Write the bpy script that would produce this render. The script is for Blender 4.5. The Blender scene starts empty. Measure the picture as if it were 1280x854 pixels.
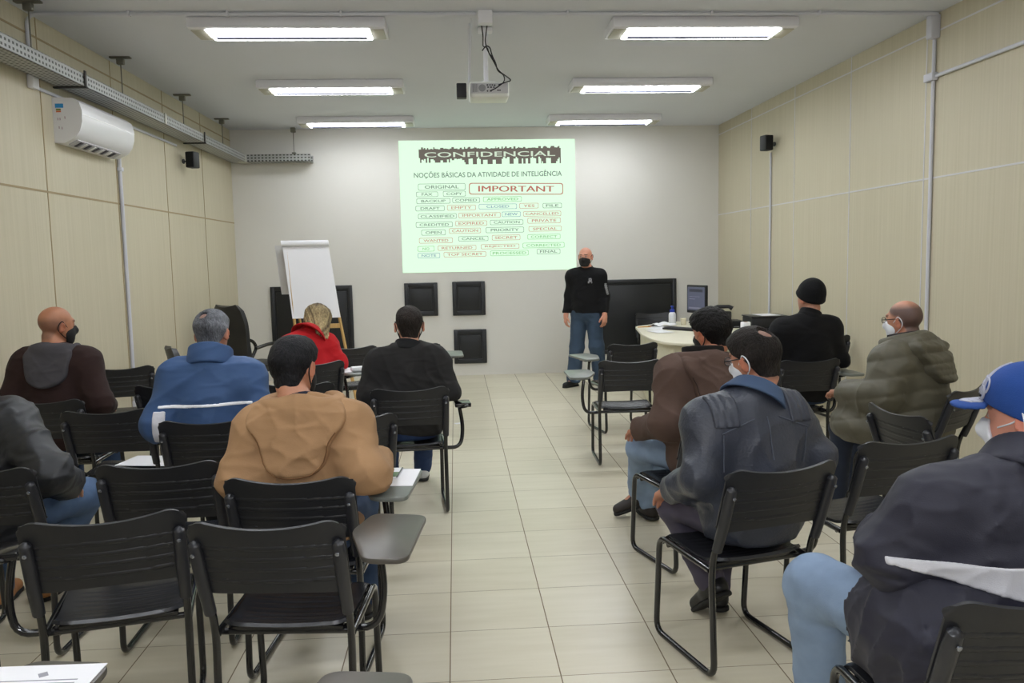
import bpy, bmesh, math, random
import numpy as np
from mathutils import Vector, Matrix
random.seed(5)
COL = bpy.context.scene.collection
PI = math.pi
# ------------------------------------------------------------------ room numbers (metres)
CAM_H = 1.5757; PITCH = 0.099704; YAW = 0.066866; ROLL = 0.020492; FPX = 1031.55
XL, XR, YB, ZC = -2.897, 3.633, 11.242, 3.330
YF = -1.2
TILE = 0.42

# ------------------------------------------------------------------ materials
def lin(c):
    out = []
    for v in c[:3]:
        v = v/255.0
        out.append(v/12.92 if v <= 0.04045 else ((v+0.055)/1.055)**2.4)
    return (out[0], out[1], out[2], 1.0)

MATS = {}
def mat(name, rgb, rough=0.6, metal=0.0, spec=0.5, var=0.0, vscale=8.0, bump=0.0, bscale=60.0, emit=None, estr=0.0, sheen=0.0, coat=0.0, vcol=False, wrink=0.0, stretch=(1,1,1), alpha=None, trans=0.0):
    if name in MATS: return MATS[name]
    m = bpy.data.materials.new(name); m.use_nodes = True
    nt = m.node_tree; b = nt.nodes['Principled BSDF']
    base = lin(rgb)
    b.inputs['Base Color'].default_value = base
    b.inputs['Roughness'].default_value = rough
    b.inputs['Metallic'].default_value = metal
    b.inputs['Specular IOR Level'].default_value = spec
    if sheen: b.inputs['Sheen Weight'].default_value = sheen
    if coat: b.inputs['Coat Weight'].default_value = coat
    if trans: b.inputs['Transmission Weight'].default_value = trans
    if emit:
        b.inputs['Emission Color'].default_value = lin(emit); b.inputs['Emission Strength'].default_value = estr
    tc = nt.nodes.new('ShaderNodeTexCoord'); mp = nt.nodes.new('ShaderNodeMapping')
    mp.inputs['Scale'].default_value = stretch
    nt.links.new(tc.outputs['Object'], mp.inputs['Vector'])
    src = None
    if vcol:
        at = nt.nodes.new('ShaderNodeAttribute'); at.attribute_name = 'Col'; src = at.outputs['Color']
        nt.links.new(src, b.inputs['Base Color'])
    if var > 0:
        n = nt.nodes.new('ShaderNodeTexNoise'); n.inputs['Scale'].default_value = vscale; n.inputs['Detail'].default_value = 4
        nt.links.new(mp.outputs['Vector'], n.inputs['Vector'])
        mr = nt.nodes.new('ShaderNodeMapRange'); mr.inputs['From Min'].default_value = 0.25; mr.inputs['From Max'].default_value = 0.75
        mr.inputs['To Min'].default_value = 1-var; mr.inputs['To Max'].default_value = 1+var
        nt.links.new(n.outputs['Fac'], mr.inputs['Value'])
        mx = nt.nodes.new('ShaderNodeMix'); mx.data_type = 'RGBA'; mx.blend_type = 'MULTIPLY'; mx.inputs['Factor'].default_value = 1.0
        if src is not None: nt.links.new(src, mx.inputs['A'])
        else: mx.inputs['A'].default_value = base
        nt.links.new(mr.outputs['Result'], mx.inputs['B'])
        nt.links.new(mx.outputs['Result'], b.inputs['Base Color'])
    if bump > 0:
        n2 = nt.nodes.new('ShaderNodeTexNoise'); n2.inputs['Scale'].default_value = bscale; n2.inputs['Detail'].default_value = 3
        nt.links.new(mp.outputs['Vector'], n2.inputs['Vector'])
        bp = nt.nodes.new('ShaderNodeBump'); bp.inputs['Strength'].default_value = bump; bp.inputs['Distance'].default_value = 0.01
        nt.links.new(n2.outputs['Fac'], bp.inputs['Height']); nt.links.new(bp.outputs['Normal'], b.inputs['Normal'])
        if wrink > 0:
            n3 = nt.nodes.new('ShaderNodeTexNoise'); n3.noise_type = 'RIDGED_MULTIFRACTAL'; n3.inputs['Scale'].default_value = 7.0; n3.inputs['Detail'].default_value = 3; n3.inputs['Distortion'].default_value = 0.8
            m3 = nt.nodes.new('ShaderNodeMapping'); m3.inputs['Scale'].default_value = (1, 1, 1.7); nt.links.new(tc.outputs['Object'], m3.inputs['Vector']); nt.links.new(m3.outputs['Vector'], n3.inputs['Vector'])
            b3 = nt.nodes.new('ShaderNodeBump'); b3.inputs['Strength'].default_value = wrink; b3.inputs['Distance'].default_value = 0.02
            nt.links.new(n3.outputs['Fac'], b3.inputs['Height']); nt.links.new(b3.outputs['Normal'], bp.inputs['Normal'])
    MATS[name] = m
    return m

# ------------------------------------------------------------------ mesh builders
class MB:
    def __init__(s): s.v = []; s.f = []; s.m = []; s.cur = 0
    def add(s, v, f):
        o = len(s.v); s.v.extend([tuple(map(float, p)) for p in v]); s.f.extend([tuple(i+o for i in q) for q in f]); s.m.extend([s.cur]*len(f)); return s
    def box(s, c, d, bev=0.0, rz=0.0, R=None, seg=2):
        bm = bmesh.new(); bmesh.ops.create_cube(bm, size=1.0)
        for v in bm.verts: v.co = Vector((v.co.x*d[0], v.co.y*d[1], v.co.z*d[2]))
        if bev > 0: bmesh.ops.bevel(bm, geom=bm.edges[:], offset=min(bev, min(d)*0.45), segments=seg, affect='EDGES', profile=0.5)
        M = Matrix.Translation(c) @ (R.to_4x4() if R is not None else Matrix.Rotation(rz, 4, 'Z'))
        bm.transform(M); bm.verts.index_update()
        s.add([v.co[:] for v in bm.verts], [[v.index for v in f.verts] for f in bm.faces]); bm.free(); return s
    def tube(s, pts, r, n=10, closed=False, fil=0.0, cap=True):
        P = [Vector(p) for p in pts]
        if fil: P = fillet(P, fil, closed)
        k = len(P); rr = r if hasattr(r, '__len__') else [r]*k
        if len(rr) != k: rr = [rr[0]+(rr[-1]-rr[0])*i/(k-1) for i in range(k)]
        T = []
        for i in range(k):
            a = P[(i-1) % k] if (i > 0 or closed) else P[i]; b = P[(i+1) % k] if (i < k-1 or closed) else P[i]
            t = (b-a); T.append(t.normalized() if t.length > 1e-9 else Vector((0, 0, 1)))
        up = Vector((0, 0, 1)) if abs(T[0].z) < 0.9 else Vector((1, 0, 0))
        nrm = (up - T[0]*up.dot(T[0])).normalized(); vs = []; fs = []
        for i in range(k):
            nrm = nrm - T[i]*nrm.dot(T[i])
            nrm = nrm.normalized() if nrm.length > 1e-6 else T[i].orthogonal().normalized()
            bi = T[i].cross(nrm)
            for j in range(n):
                a = 2*PI*j/n; vs.append(P[i]+rr[i]*(math.cos(a)*nrm+math.sin(a)*bi))
        for i in range(k if closed else k-1):
            for j in range(n):
                a = i*n+j; b = i*n+(j+1) % n; c = ((i+1) % k)*n+(j+1) % n; d = ((i+1) % k)*n+j; fs.append((a, b, c, d))
        if cap and not closed: fs.append(tuple(range(n-1, -1, -1))); fs.append(tuple((k-1)*n+j for j in range(n)))
        return s.add(vs, fs)
    def lathe(s, prof, c=(0, 0, 0), n=20, R=None):
        vs = []; fs = []; C = Vector(c)
        for r, z in prof:
            for j in range(n):
                a = 2*PI*j/n; p = Vector((r*math.cos(a), r*math.sin(a), z)); p = R @ p if R is not None else p; vs.append(C+p)
        for i in range(len(prof)-1):
            for j in range(n): fs.append((i*n+j, i*n+(j+1) % n, (i+1)*n+(j+1) % n, (i+1)*n+j))
        fs.append(tuple(range(n-1, -1, -1))); fs.append(tuple((len(prof)-1)*n+j for j in range(n)))
        return s.add(vs, fs)
    def prism(s, outline, z0, z1, bev=0.0):
        bm = bmesh.new(); vs = [bm.verts.new((p[0], p[1], z0)) for p in outline]
        f = bm.faces.new(vs); bm.normal_update()
        if f.normal.z < 0: f.normal_flip()
        r = bmesh.ops.extrude_face_region(bm, geom=[f]); bmesh.ops.translate(bm, verts=[g for g in r['geom'] if isinstance(g, bmesh.types.BMVert)], vec=(0, 0, z1-z0))
        bmesh.ops.recalc_face_normals(bm, faces=bm.faces[:])
        if bev > 0:
            ed = [e for e in bm.edges if abs(e.verts[0].co.z-e.verts[1].co.z) < 1e-6]
            bmesh.ops.bevel(bm, geom=ed, offset=bev, segments=2, affect='EDGES', profile=0.5)
        bm.verts.index_update()
        s.add([v.co[:] for v in bm.verts], [[v.index for v in q.verts] for q in bm.faces]); bm.free(); return s
    def sheet(s, nu, nv, fn, th, off=None):
        """solid sheet: fn(u,v) in [-1,1] gives the front point; thickness th along the local normal"""
        P = np.array([[fn(-1+2*i/nu, -1+2*j/nv) for j in range(nv+1)] for i in range(nu+1)], float)
        du = np.gradient(P, axis=0); dv = np.gradient(P, axis=1); N = np.cross(du, dv); N /= np.linalg.norm(N, axis=2, keepdims=True)+1e-12
        Q = P-N*th
        w = nv+1; a = lambda i, j: i*w+j; o = (nu+1)*w; fs = []
        for i in range(nu):
            for j in range(nv):
                fs.append((a(i, j), a(i+1, j), a(i+1, j+1), a(i, j+1))); fs.append((o+a(i, j), o+a(i, j+1), o+a(i+1, j+1), o+a(i+1, j)))
        for i in range(nu):
            fs.append((a(i, 0), o+a(i, 0), o+a(i+1, 0), a(i+1, 0))); fs.append((a(i, nv), a(i+1, nv), o+a(i+1, nv), o+a(i, nv)))
        for j in range(nv):
            fs.append((a(0, j), a(0, j+1), o+a(0, j+1), o+a(0, j))); fs.append((a(nu, j), o+a(nu, j), o+a(nu, j+1), a(nu, j+1)))
        return s.add(np.concatenate([P.reshape(-1, 3), Q.reshape(-1, 3)]), fs)
    def mesh(s, name, mats=(), ang=40):
        me = bpy.data.meshes.new(name); me.from_pydata(s.v, [], s.f); me.update()
        for m in (mats if isinstance(mats, (list, tuple)) else [mats]): me.materials.append(m)
        if any(s.m): me.polygons.foreach_set('material_index', s.m)
        me.polygons.foreach_set('use_smooth', [True]*len(me.polygons))
        try: me.set_sharp_from_angle(angle=math.radians(ang))
        except Exception: pass
        me.update(); return me

def fillet(P, r, closed=False):
    out = []; k = len(P)
    for i in range(k):
        if not closed and i in (0, k-1): out.append(P[i]); continue
        a, b, c = P[i-1], P[i], P[(i+1) % k]
        d1 = (a-b); d2 = (c-b); q = min(r, d1.length*0.49, d2.length*0.49); p0 = b+d1.normalized()*q; p2 = b+d2.normalized()*q
        for t in (0, .2, .4, .6, .8, 1): out.append(p0*(1-t)**2+b*2*t*(1-t)+p2*t*t)
    return out

def rounded(pts, r, n=5):
    out = []; k = len(pts)
    for i in range(k):
        a, b, c = Vector(pts[i-1]), Vector(pts[i]), Vector(pts[(i+1) % k]); d1 = a-b; d2 = c-b
        q = min(r, d1.length*0.45, d2.length*0.45); p0 = b+d1.normalized()*q; p2 = b+d2.normalized()*q
        for t in [j/n for j in range(n+1)]: out.append(p0*(1-t)**2+b*2*t*(1-t)+p2*t*t)
    return [(p.x, p.y) for p in out]

def link(name, me, parent=None, loc=(0, 0, 0), rz=0.0):
    o = bpy.data.objects.new(name, me); COL.objects.link(o); o.location = loc; o.rotation_euler = (0, 0, rz)
    if parent is not None: o.parent = parent
    return o
def part(name, mb, mats, parent, label=None, ang=40):
    o = link(name, mb.mesh(name, mats, ang), parent)
    if label: o['label'] = label
    return o
def tag(o, label, cat, group=None):
    o['label'] = label; o['category'] = cat
    if group: o['group'] = group
    return o
def thing(name, label, cat, loc=(0, 0, 0), rz=0.0, group=None):
    o = link(name, None, None, loc, rz); o.empty_display_size = 0.1
    return tag(o, label, cat, group)
def single(name, mb, mats, label, cat, loc=(0, 0, 0), rz=0.0, group=None, ang=40):
    o = link(name, mb.mesh(name, mats, ang), None, loc, rz); return tag(o, label, cat, group)
def struct(name, mb, mats, ang=40):
    o = link(name, mb.mesh(name, mats, ang)); o['kind'] = 'structure'; return o
_txt = {}
def text_geo(body, bold=0.0):
    """lettering as flat geometry, normalised to a unit box"""
    key = (body, bold)
    if key in _txt: return _txt[key]
    cu = bpy.data.curves.new('lettering', 'FONT'); cu.body = body; cu.size = 1.0; cu.offset = bold; cu.resolution_u = 3
    o = bpy.data.objects.new('lettering', cu); COL.objects.link(o)
    bpy.context.view_layer.update()
    dg = bpy.context.evaluated_depsgraph_get(); me = bpy.data.meshes.new_from_object(o.evaluated_get(dg))
    V = np.array([v.co[:] for v in me.vertices], float); F = [tuple(p.vertices) for p in me.polygons]
    bpy.data.objects.remove(o); bpy.data.curves.remove(cu); bpy.data.meshes.remove(me)
    lo = V.min(0); hi = V.max(0); V[:, :2] = (V[:, :2]-lo[:2])/(hi[:2]-lo[:2])
    _txt[key] = (V, F, (hi-lo)[:2]); return _txt[key]
# ------------------------------------------------------------------ room shell
def panel_wall_mat():
    m = bpy.data.materials.new('beige_panel'); m.use_nodes = True; nt = m.node_tree; b = nt.nodes['Principled BSDF']
    tc = nt.nodes.new('ShaderNodeTexCoord'); mp = nt.nodes.new('ShaderNodeMapping'); mp.inputs['Scale'].default_value = (1, 26, 0.35)
    nt.links.new(tc.outputs['Object'], mp.inputs['Vector'])
    n = nt.nodes.new('ShaderNodeTexNoise'); n.inputs['Scale'].default_value = 2.2; n.inputs['Detail'].default_value = 6; nt.links.new(mp.outputs['Vector'], n.inputs['Vector'])
    cr = nt.nodes.new('ShaderNodeValToRGB'); cr.color_ramp.elements[0].position = 0.3; cr.color_ramp.elements[1].position = 0.72
    cr.color_ramp.elements[0].color = lin((193, 185, 160)); cr.color_ramp.elements[1].color = lin((202, 194, 171))
    nt.links.new(n.outputs['Fac'], cr.inputs['Fac']); nt.links.new(cr.outputs['Color'], b.inputs['Base Color'])
    b.inputs['Roughness'].default_value = 0.5; b.inputs['Specular IOR Level'].default_value = 0.3
    return m
def floor_mat():
    m = bpy.data.materials.new('cream_floor_tile'); m.use_nodes = True; nt = m.node_tree; b = nt.nodes['Principled BSDF']
    N = nt.nodes.new; L = nt.links.new
    tc = N('ShaderNodeTexCoord'); sp = N('ShaderNodeSeparateXYZ'); L(tc.outputs['Object'], sp.inputs[0])
    def dist(out, off):
        a = N('ShaderNodeMath'); a.operation = 'ADD'; a.inputs[1].default_value = -off+TILE*60; L(out, a.inputs[0])
        d = N('ShaderNodeMath'); d.operation = 'DIVIDE'; d.inputs[1].default_value = TILE; L(a.outputs[0], d.inputs[0])
        f = N('ShaderNodeMath'); f.operation = 'FRACT'; L(d.outputs[0], f.inputs[0])
        s = N('ShaderNodeMath'); s.operation = 'SUBTRACT'; s.inputs[1].default_value = 0.5; L(f.outputs[0], s.inputs[0])
        ab = N('ShaderNodeMath'); ab.operation = 'ABSOLUTE'; L(s.outputs[0], ab.inputs[0])
        return d.outputs[0], ab.outputs[0]
    cx, dx = dist(sp.outputs['X'], -0.0607); cy, dy = dist(sp.outputs['Y'], 2.968)
    def line(o, half):
        g = N('ShaderNodeMath'); g.operation = 'GREATER_THAN'; g.inputs[1].default_value = 0.5-half/TILE; L(o, g.inputs[0]); return g.outputs[0]
    gx = line(dx, 0.0024); gy = line(dy, 0.0016)
    mx = N('ShaderNodeMath'); mx.operation = 'MAXIMUM'; L(gx, mx.inputs[0]); L(gy, mx.inputs[1])
    fl = []
    for o in (cx, cy):
        q = N('ShaderNodeMath'); q.operation = 'FLOOR'; L(o, q.inputs[0]); fl.append(q.outputs[0])
    cb = N('ShaderNodeCombineXYZ'); L(fl[0], cb.inputs[0]); L(fl[1], cb.inputs[1])
    wn = N('ShaderNodeTexWhiteNoise'); wn.noise_dimensions = '2D'; L(cb.outputs[0], wn.inputs['Vector'])
    mp = N('ShaderNodeMapping'); mp.inputs['Scale'].default_value = (1.2, 9, 1); L(tc.outputs['Object'], mp.inputs['Vector'])
    ns = N('ShaderNodeTexNoise'); ns.inputs['Scale'].default_value = 2.0; ns.inputs['Detail'].default_value = 5; L(mp.outputs['Vector'], ns.inputs['Vector'])
    ad = N('ShaderNodeMath'); ad.operation = 'MULTIPLY_ADD'; ad.inputs[1].default_value = 0.35; L(wn.outputs['Value'], ad.inputs[0]); L(ns.outputs['Fac'], ad.inputs[2])
    cr = N('ShaderNodeValToRGB'); cr.color_ramp.elements[0].position = 0.35; cr.color_ramp.elements[1].position = 1.0
    cr.color_ramp.elements[0].color = lin((198, 190, 167)); cr.color_ramp.elements[1].color = lin((211, 204, 184))
    L(ad.outputs[0], cr.inputs['Fac'])
    mix = N('ShaderNodeMix'); mix.data_type = 'RGBA'; L(mx.outputs[0], mix.inputs['Factor']); L(cr.outputs['Color'], mix.inputs['A']); mix.inputs['B'].default_value = lin((120, 106, 84))
    L(mix.outputs['Result'], b.inputs['Base Color'])
    rg = N('ShaderNodeMath'); rg.operation = 'MULTIPLY_ADD'; rg.inputs[1].default_value = 0.5; rg.inputs[2].default_value = 0.3; L(mx.outputs[0], rg.inputs[0]); L(rg.outputs[0], b.inputs['Roughness'])
    b.inputs['Specular IOR Level'].default_value = 0.4
    return m
M_panel = panel_wall_mat(); M_floor = floor_mat()
M_backwall = mat('white_wall_paint', (220, 218, 212), 0.85, var=0.02, vscale=1.2, bump=0.05, bscale=200)
M_ceil = mat('ceiling_paint', (214, 217, 225), 0.9, var=0.02, vscale=0.8)
M_rearwall = mat('rear_wall_paint', (205, 200, 185), 0.85, var=0.02)
t = 0.12
struct('floor', MB().box(((XL+XR)/2, (YF+YB)/2, -t/2), (XR-XL+2*t, YB-YF+2*t, t)), M_floor)
struct('ceiling', MB().box(((XL+XR)/2, (YF+YB)/2, ZC+t/2), (XR-XL+2*t, YB-YF+2*t, t)), M_ceil)
struct('wall_back', MB().box(((XL+XR)/2, YB+t/2, ZC/2), (XR-XL, t, ZC)), M_backwall)
struct('wall_left', MB().box((XL-t/2, (YF+YB)/2, ZC/2), (t, YB-YF+2*t, ZC)), M_panel)
struct('wall_right', MB().box((XR+t/2, (YF+YB)/2, ZC/2), (t, YB-YF+2*t, ZC)), M_panel)
struct('wall_rear', MB().box(((XL+XR)/2, YF-t/2, ZC/2), (XR-XL, t, ZC)), M_rearwall)
M_joint_l = mat('joint_profile_tan', (158, 140, 104), 0.6)
M_joint_r = mat('joint_profile_pale', (208, 207, 210), 0.4)
k = 1
for y in (6.205-2.5, 4.95, 6.205, 7.46, 8.715, 9.96):          # vertical joints, then the two horizontal ones
    struct('trim_%d' % k, MB().box((XL+0.001, y, ZC/2), (0.004, 0.011, ZC), 0), M_joint_l); k += 1
for z in (2.122, 3.192):
    struct('trim_%d' % k, MB().box((XL+0.001, (YF+YB)/2, z), (0.004, YB-YF, 0.014), 0), M_joint_l); k += 1
for y in (2.46, 3.71, 4.96, 6.24, 7.453, 8.70, 9.99):
    struct('trim_%d' % k, MB().box((XR-0.001, y, ZC/2), (0.004, 0.011, ZC), 0), M_joint_r); k += 1
for z in (2.122, 3.2):
    struct('trim_%d' % k, MB().box((XR-0.001, (YF+YB)/2, z), (0.004, YB-YF, 0.012), 0), M_joint_r); k += 1
M_base = mat('baseboard_cream', (198, 190, 164), 0.5)
struct('baseboard_left', MB().box((XL+0.006, (YF+YB)/2, 0.035), (0.012, YB-YF, 0.07), 0.003), M_base)
struct('baseboard_right', MB().box((XR-0.006, (YF+YB)/2, 0.035), (0.012, YB-YF, 0.07), 0.003), M_base)

# ------------------------------------------------------------------ ceiling lights
LSTR = 31.0; FLASH = 20.0
M_white = mat('white_enamel', (232, 232, 238), 0.45)
M_greyw = mat('fixture_end_plate', (188, 186, 172), 0.5)
M_grey = mat('grey_metal', (150, 152, 150), 0.4, 0.5)
M_glow = mat('lamp_diffuser', (255, 255, 255), 0.5, emit=(246, 250, 255), estr=LSTR); M_glow2 = mat('lamp_diffuser_dim', (255, 255, 255), 0.5, emit=(246, 250, 255), estr=LSTR*.85); M_glow3 = mat('lamp_diffuser_far', (255, 255, 255), 0.5, emit=(246, 250, 255), estr=LSTR*.75)
M_louver = mat('lamp_divider', (70, 70, 88), 0.6)
def ceiling_light(x, y, label, glow=None):
    r = thing('ceiling_light', label, 'ceiling light', (x, y, ZC), 0, 'fluorescent ceiling lights')
    h = MB(); W, D, H = 1.40, 0.36, 0.075
    h.box((0, 0, -H/2), (W, D, H), 0.008)
    part('housing', h, M_white, r)
    e = MB(); e.box((0, 0.0, -H-0.006), (1.16, 0.26, 0.014), 0.004); part('diffuser', e, glow or M_glow, r)
    d = MB(); d.box((0, 0.04, -H-0.018), (1.10, 0.055, 0.012), 0.001); part('divider', d, M_louver, r)
    for s in (-1, 1):
        q = MB(); q.box((s*0.635, 0, -H-0.004), (0.10, 0.25, 0.010), 0.003); part('end_plate', q, M_greyw, r)
for i, y in enumerate((6.36, 8.42, 10.47)):
    nm = ('under the white conduit', 'in the middle row', 'next to the back wall')[i]
    ceiling_light(-1.155, y, 'white fluorescent ceiling light %s, on the cable tray side' % nm, (M_glow, M_glow, M_glow3)[i])
    ceiling_light(1.905, y, 'white fluorescent ceiling light %s, on the desk side' % nm, (M_glow, M_glow, M_glow3)[i])
for y in (4.3, 2.24, 0.2):
    for x in (-1.155, 1.905):
        ceiling_light(x, y, 'fluorescent ceiling light over the audience', M_glow2)

# ------------------------------------------------------------------ conduits, boxes, tray
M_pvc = mat('grey_conduit', (206, 207, 216), 0.45)
YC = 6.06
r = thing('ceiling_conduit', 'long pale grey conduit crossing the ceiling above the projector', 'conduit', (0, 0, 0))
m = MB(); m.tube([(XL+0.012, YC, 3.0), (XL+0.012, YC, ZC-0.018), (0.2, YC, ZC-0.018)], 0.012, 10, fil=0.08)
part('pipe', m, M_pvc, r); m = MB(); m.tube([(0.31, YC, ZC-0.018), (XR-0.03, YC, ZC-0.018)], 0.012, 10); part('pipe', m, M_pvc, r)
for x in (-2.2, -1.53, -0.75, 0.85, 1.9, 2.7):
    m = MB(); m.box((x, YC, ZC-0.016), (0.018, 0.05, 0.034), 0.004); part('clip', m, M_pvc, r)
m = MB(); m.box((0.262, YC, ZC-0.045), (0.1, 0.08, 0.09), 0.006); part('junction_box', m, M_white, r)
m = MB(); m.box((XR-0.035, YC+0.05, ZC-0.10), (0.07, 0.075, 0.17), 0.006); part('junction_box', m, M_pvc, r)
r = thing('wall_conduit', 'tall grey conduit down the panelled wall near the olive jacket, with a side branch', 'conduit')
m = MB(); m.tube([(XR-0.016, YC+0.06, 3.14), (XR-0.016, YC+0.06, 0.35)], 0.014, 10); part('pipe', m, M_pvc, r)
m = MB(); m.tube([(XR-0.016, YC+0.03, 2.87), (XR-0.016, 0.3, 2.87)], 0.014, 10); part('branch_pipe', m, M_pvc, r)
m = MB(); m.box((XR-0.026, YC+0.08, 2.87), (0.05, 0.12, 0.06), 0.008); part('junction_box', m, M_pvc, r)
m = MB(); m.box((XR-0.03, YC+0.06, 0.33), (0.05, 0.075, 0.11), 0.006); part('socket_box', m, M_pvc, r)
r = thing('wall_conduit', 'thin grey conduit running straight down below the small speaker by the desk', 'conduit')
m = MB(); m.tube([(XR-0.014, 9.33, 2.72), (XR-0.014, 9.33, 0.6)], 0.012, 10); part('pipe', m, M_pvc, r)
m = MB(); m.box((XR-0.02, 9.33, 0.56), (0.04, 0.07, 0.1), 0.006); part('socket_box', m, M_pvc, r)
r = thing('wall_conduit', 'grey conduit dropping from the air conditioner down the beige wall', 'conduit')
m = MB(); m.tube([(XL+0.016, 7.50, 2.52), (XL+0.016, 7.50, 0.35)], 0.016, 10); part('pipe', m, M_pvc, r)
m = MB(); m.box((XL+0.02, 7.50, 2.42), (0.04, 0.05, 0.035), 0.005); part('clip', m, M_pvc, r)
m = MB(); m.box((XL+0.025, 7.50, 0.33), (0.05, 0.075, 0.11), 0.006); part('socket_box', m, M_pvc, r)
r = thing('speaker_cable_duct', 'slim pale duct running along the wall under the cable tray', 'cable duct')
m = MB(); m.box((XL+0.009, (6.1+9.06)/2, 2.835), (0.016, 9.06-6.1, 0.022), 0.003); part('duct', m, M_pvc, r)
m = MB(); m.box((XL+0.022, 6.07, 2.86), (0.042, 0.09, 0.09), 0.006); part('junction_box', m, M_white, r)

def tray_mat():
    m = bpy.data.materials.new('perforated_tray'); m.use_nodes = True; nt = m.node_tree; b = nt.nodes['Principled BSDF']; N = nt.nodes.new; L = nt.links.new
    tc = N('ShaderNodeTexCoord'); sp = N('ShaderNodeSeparateXYZ'); L(tc.outputs['Object'], sp.inputs[0])
    def cell(out, sc, w):
        a = N('ShaderNodeMath'); a.operation = 'MULTIPLY'; a.inputs[1].default_value = sc; L(out, a.inputs[0])
        f = N('ShaderNodeMath'); f.operation = 'FRACT'; L(a.outputs[0], f.inputs[0])
        c = N('ShaderNodeMath'); c.operation = 'COMPARE'; c.inputs[1].default_value = 0.5; c.inputs[2].default_value = w; L(f.outputs[0], c.inputs[0]); return c.outputs[0]
    su = N('ShaderNodeMath'); su.operation = 'ADD'; L(sp.outputs['X'], su.inputs[0]); L(sp.outputs['Z'], su.inputs[1])
    a = cell(sp.outputs['Y'], 22, 0.26); c = cell(su.outputs[0], 28, 0.24)
    mu = N('ShaderNodeMath'); mu.operation = 'MULTIPLY'; L(a, mu.inputs[0]); L(c, mu.inputs[1])
    mx = N('ShaderNodeMix'); mx.data_type = 'RGBA'; L(mu.outputs[0], mx.inputs['Factor']); mx.inputs['A'].default_value = lin((166, 168, 166)); mx.inputs['B'].default_value = lin((70, 70, 66))
    L(mx.outputs['Result'], b.inputs['Base Color']); b.inputs['Roughness'].default_value = 0.45; b.inputs['Metallic'].default_value = 0.25
    return m
M_tray = tray_mat()
def tray(mb, L):   # U channel along local y from 0 to L
    mb.box((0, L/2, 0.0015), (0.2, L, 0.003)); mb.box((-0.0985, L/2, 0.045), (0.003, L, 0.09)); mb.box((0.0985, L/2, 0.045), (0.003, L, 0.09))
    mb.box((-0.093, L/2, 0.0885), (0.014, L, 0.003)); mb.box((0.093, L/2, 0.0885), (0.014, L, 0.003))
r = thing('cable_tray', 'perforated galvanised cable tray hung below the ceiling, turning along the back wall', 'cable tray')
XT = -2.752
m = MB(); tray(m, 7.14); o = part('channel', m, M_tray, r); o.location = (XT, 4.0, 2.89)
m = MB(); tray(m, 0.83); o = part('channel', m, M_tray, r); o.location = (-1.822, 11.11, 2.89); o.rotation_euler = (0, 0, PI/2)
m = MB(); m.box((-2.70, 11.11, 2.935), (0.12, 0.21, 0.10), 0.004); part('corner_joint', m, mat('tray_joint', (196, 194, 184), 0.5), r)
M_rod = mat('threaded_rod', (120, 118, 108), 0.4, 0.6); M_dark = mat('dark_bracket', (60, 58, 55), 0.5, 0.4)
for y in (5.82, 7.33, 8.91, 10.36):
    m = MB(); m.tube([(XT, y, 2.89), (XT, y, ZC)], 0.005, 8); m.box((XT, y, ZC-0.008), (0.17, 0.05, 0.014), 0.003); m.box((XT, y, ZC-0.04), (0.06, 0.045, 0.05), 0.008)
    m.box((XT, y, 2.986), (0.07, 0.05, 0.008), 0.002); part('hanger', m, M_rod, r)
m = MB(); m.tube([(-2.05, 11.11, 2.89), (-2.05, 11.11, ZC)], 0.005, 8); m.box((-2.05, 11.11, ZC-0.03), (0.06, 0.06, 0.06), 0.006); m.box((-2.05, 11.11, 2.99), (0.05, 0.05, 0.05), 0.004); part('hanger', m, M_rod, r)
for y in (6.36, 9.25):
    m = MB(); m.box((XT, y, 2.882), (0.24, 0.03, 0.012), 0.003); m.box((XT+0.108, y, 2.94), (0.010, 0.03, 0.12), 0.003); part('bracket', m, M_dark, r)
m = MB(); m.box((XT+0.105, 8.05, 2.94), (0.008, 0.05, 0.1), 0.002); part('splice_plate', m, mat('tray_joint', (196, 194, 184)), r)

# ------------------------------------------------------------------ air conditioner
r = thing('air_conditioner', 'white split air conditioner on the beige wall under the cable tray', 'air conditioner', (XL, 6.37, 2.49))
M_ac = mat('ac_white', (226, 226, 228), 0.28); M_acd = mat('ac_vent_dark', (48, 46, 62), 0.5); M_acg = mat('ac_grey', (178, 178, 184), 0.4)
prof = [(0.0, 0.0), (0.075, 0.0), (0.145, 0.035), (0.185, 0.085), (0.205, 0.15), (0.208, 0.23), (0.19, 0.29), (0.15, 0.32), (0.0, 0.325)]
def ext_y(mb, prof, y0, y1):
    n = len(prof); v = [(p[0], y0, p[1]) for p in prof]+[(p[0], y1, p[1]) for p in prof]
    f = [(i, (i+1) % n, n+(i+1) % n, n+i) for i in range(n)]+[tuple(range(n-1, -1, -1)), tuple(range(n, 2*n))]
    mb.add(v, f)
pr2 = []
for i in range(len(prof)-1):
    for tt in (0, .5): pr2.append((prof[i][0]*(1-tt)+prof[i+1][0]*tt, prof[i][1]*(1-tt)+prof[i+1][1]*tt))
pr2.append(prof[-1])
m = MB(); ext_y(m, pr2, 0.0, 0.99); part('casing', m, M_ac, r, ang=35)
R = Matrix.Rotation(math.radians(-26), 3, 'Y')
m = MB(); m.box((0.105, 0.46, 0.012), (0.075, 0.80, 0.012), 0.003, R=R); part('outlet', m, M_acg, r)
for i in range(9):
    m = MB(); m.box((0.105, 0.15+0.075*i, 0.006), (0.062, 0.03 if i % 2 else 0.045, 0.010), 0.002, R=R); part('vane', m, M_acd if i % 2 == 0 else M_ac, r)
m = MB(); m.box((0.2075, 0.5, 0.205), (0.004, 0.99, 0.005), 0.001); part('trim_line', m, mat('ac_trim_glint', (245, 245, 245), 0.15, emit=(255, 255, 255), estr=0.25), r)  # trim glows faintly by itself, a painted glint along the casing
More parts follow.
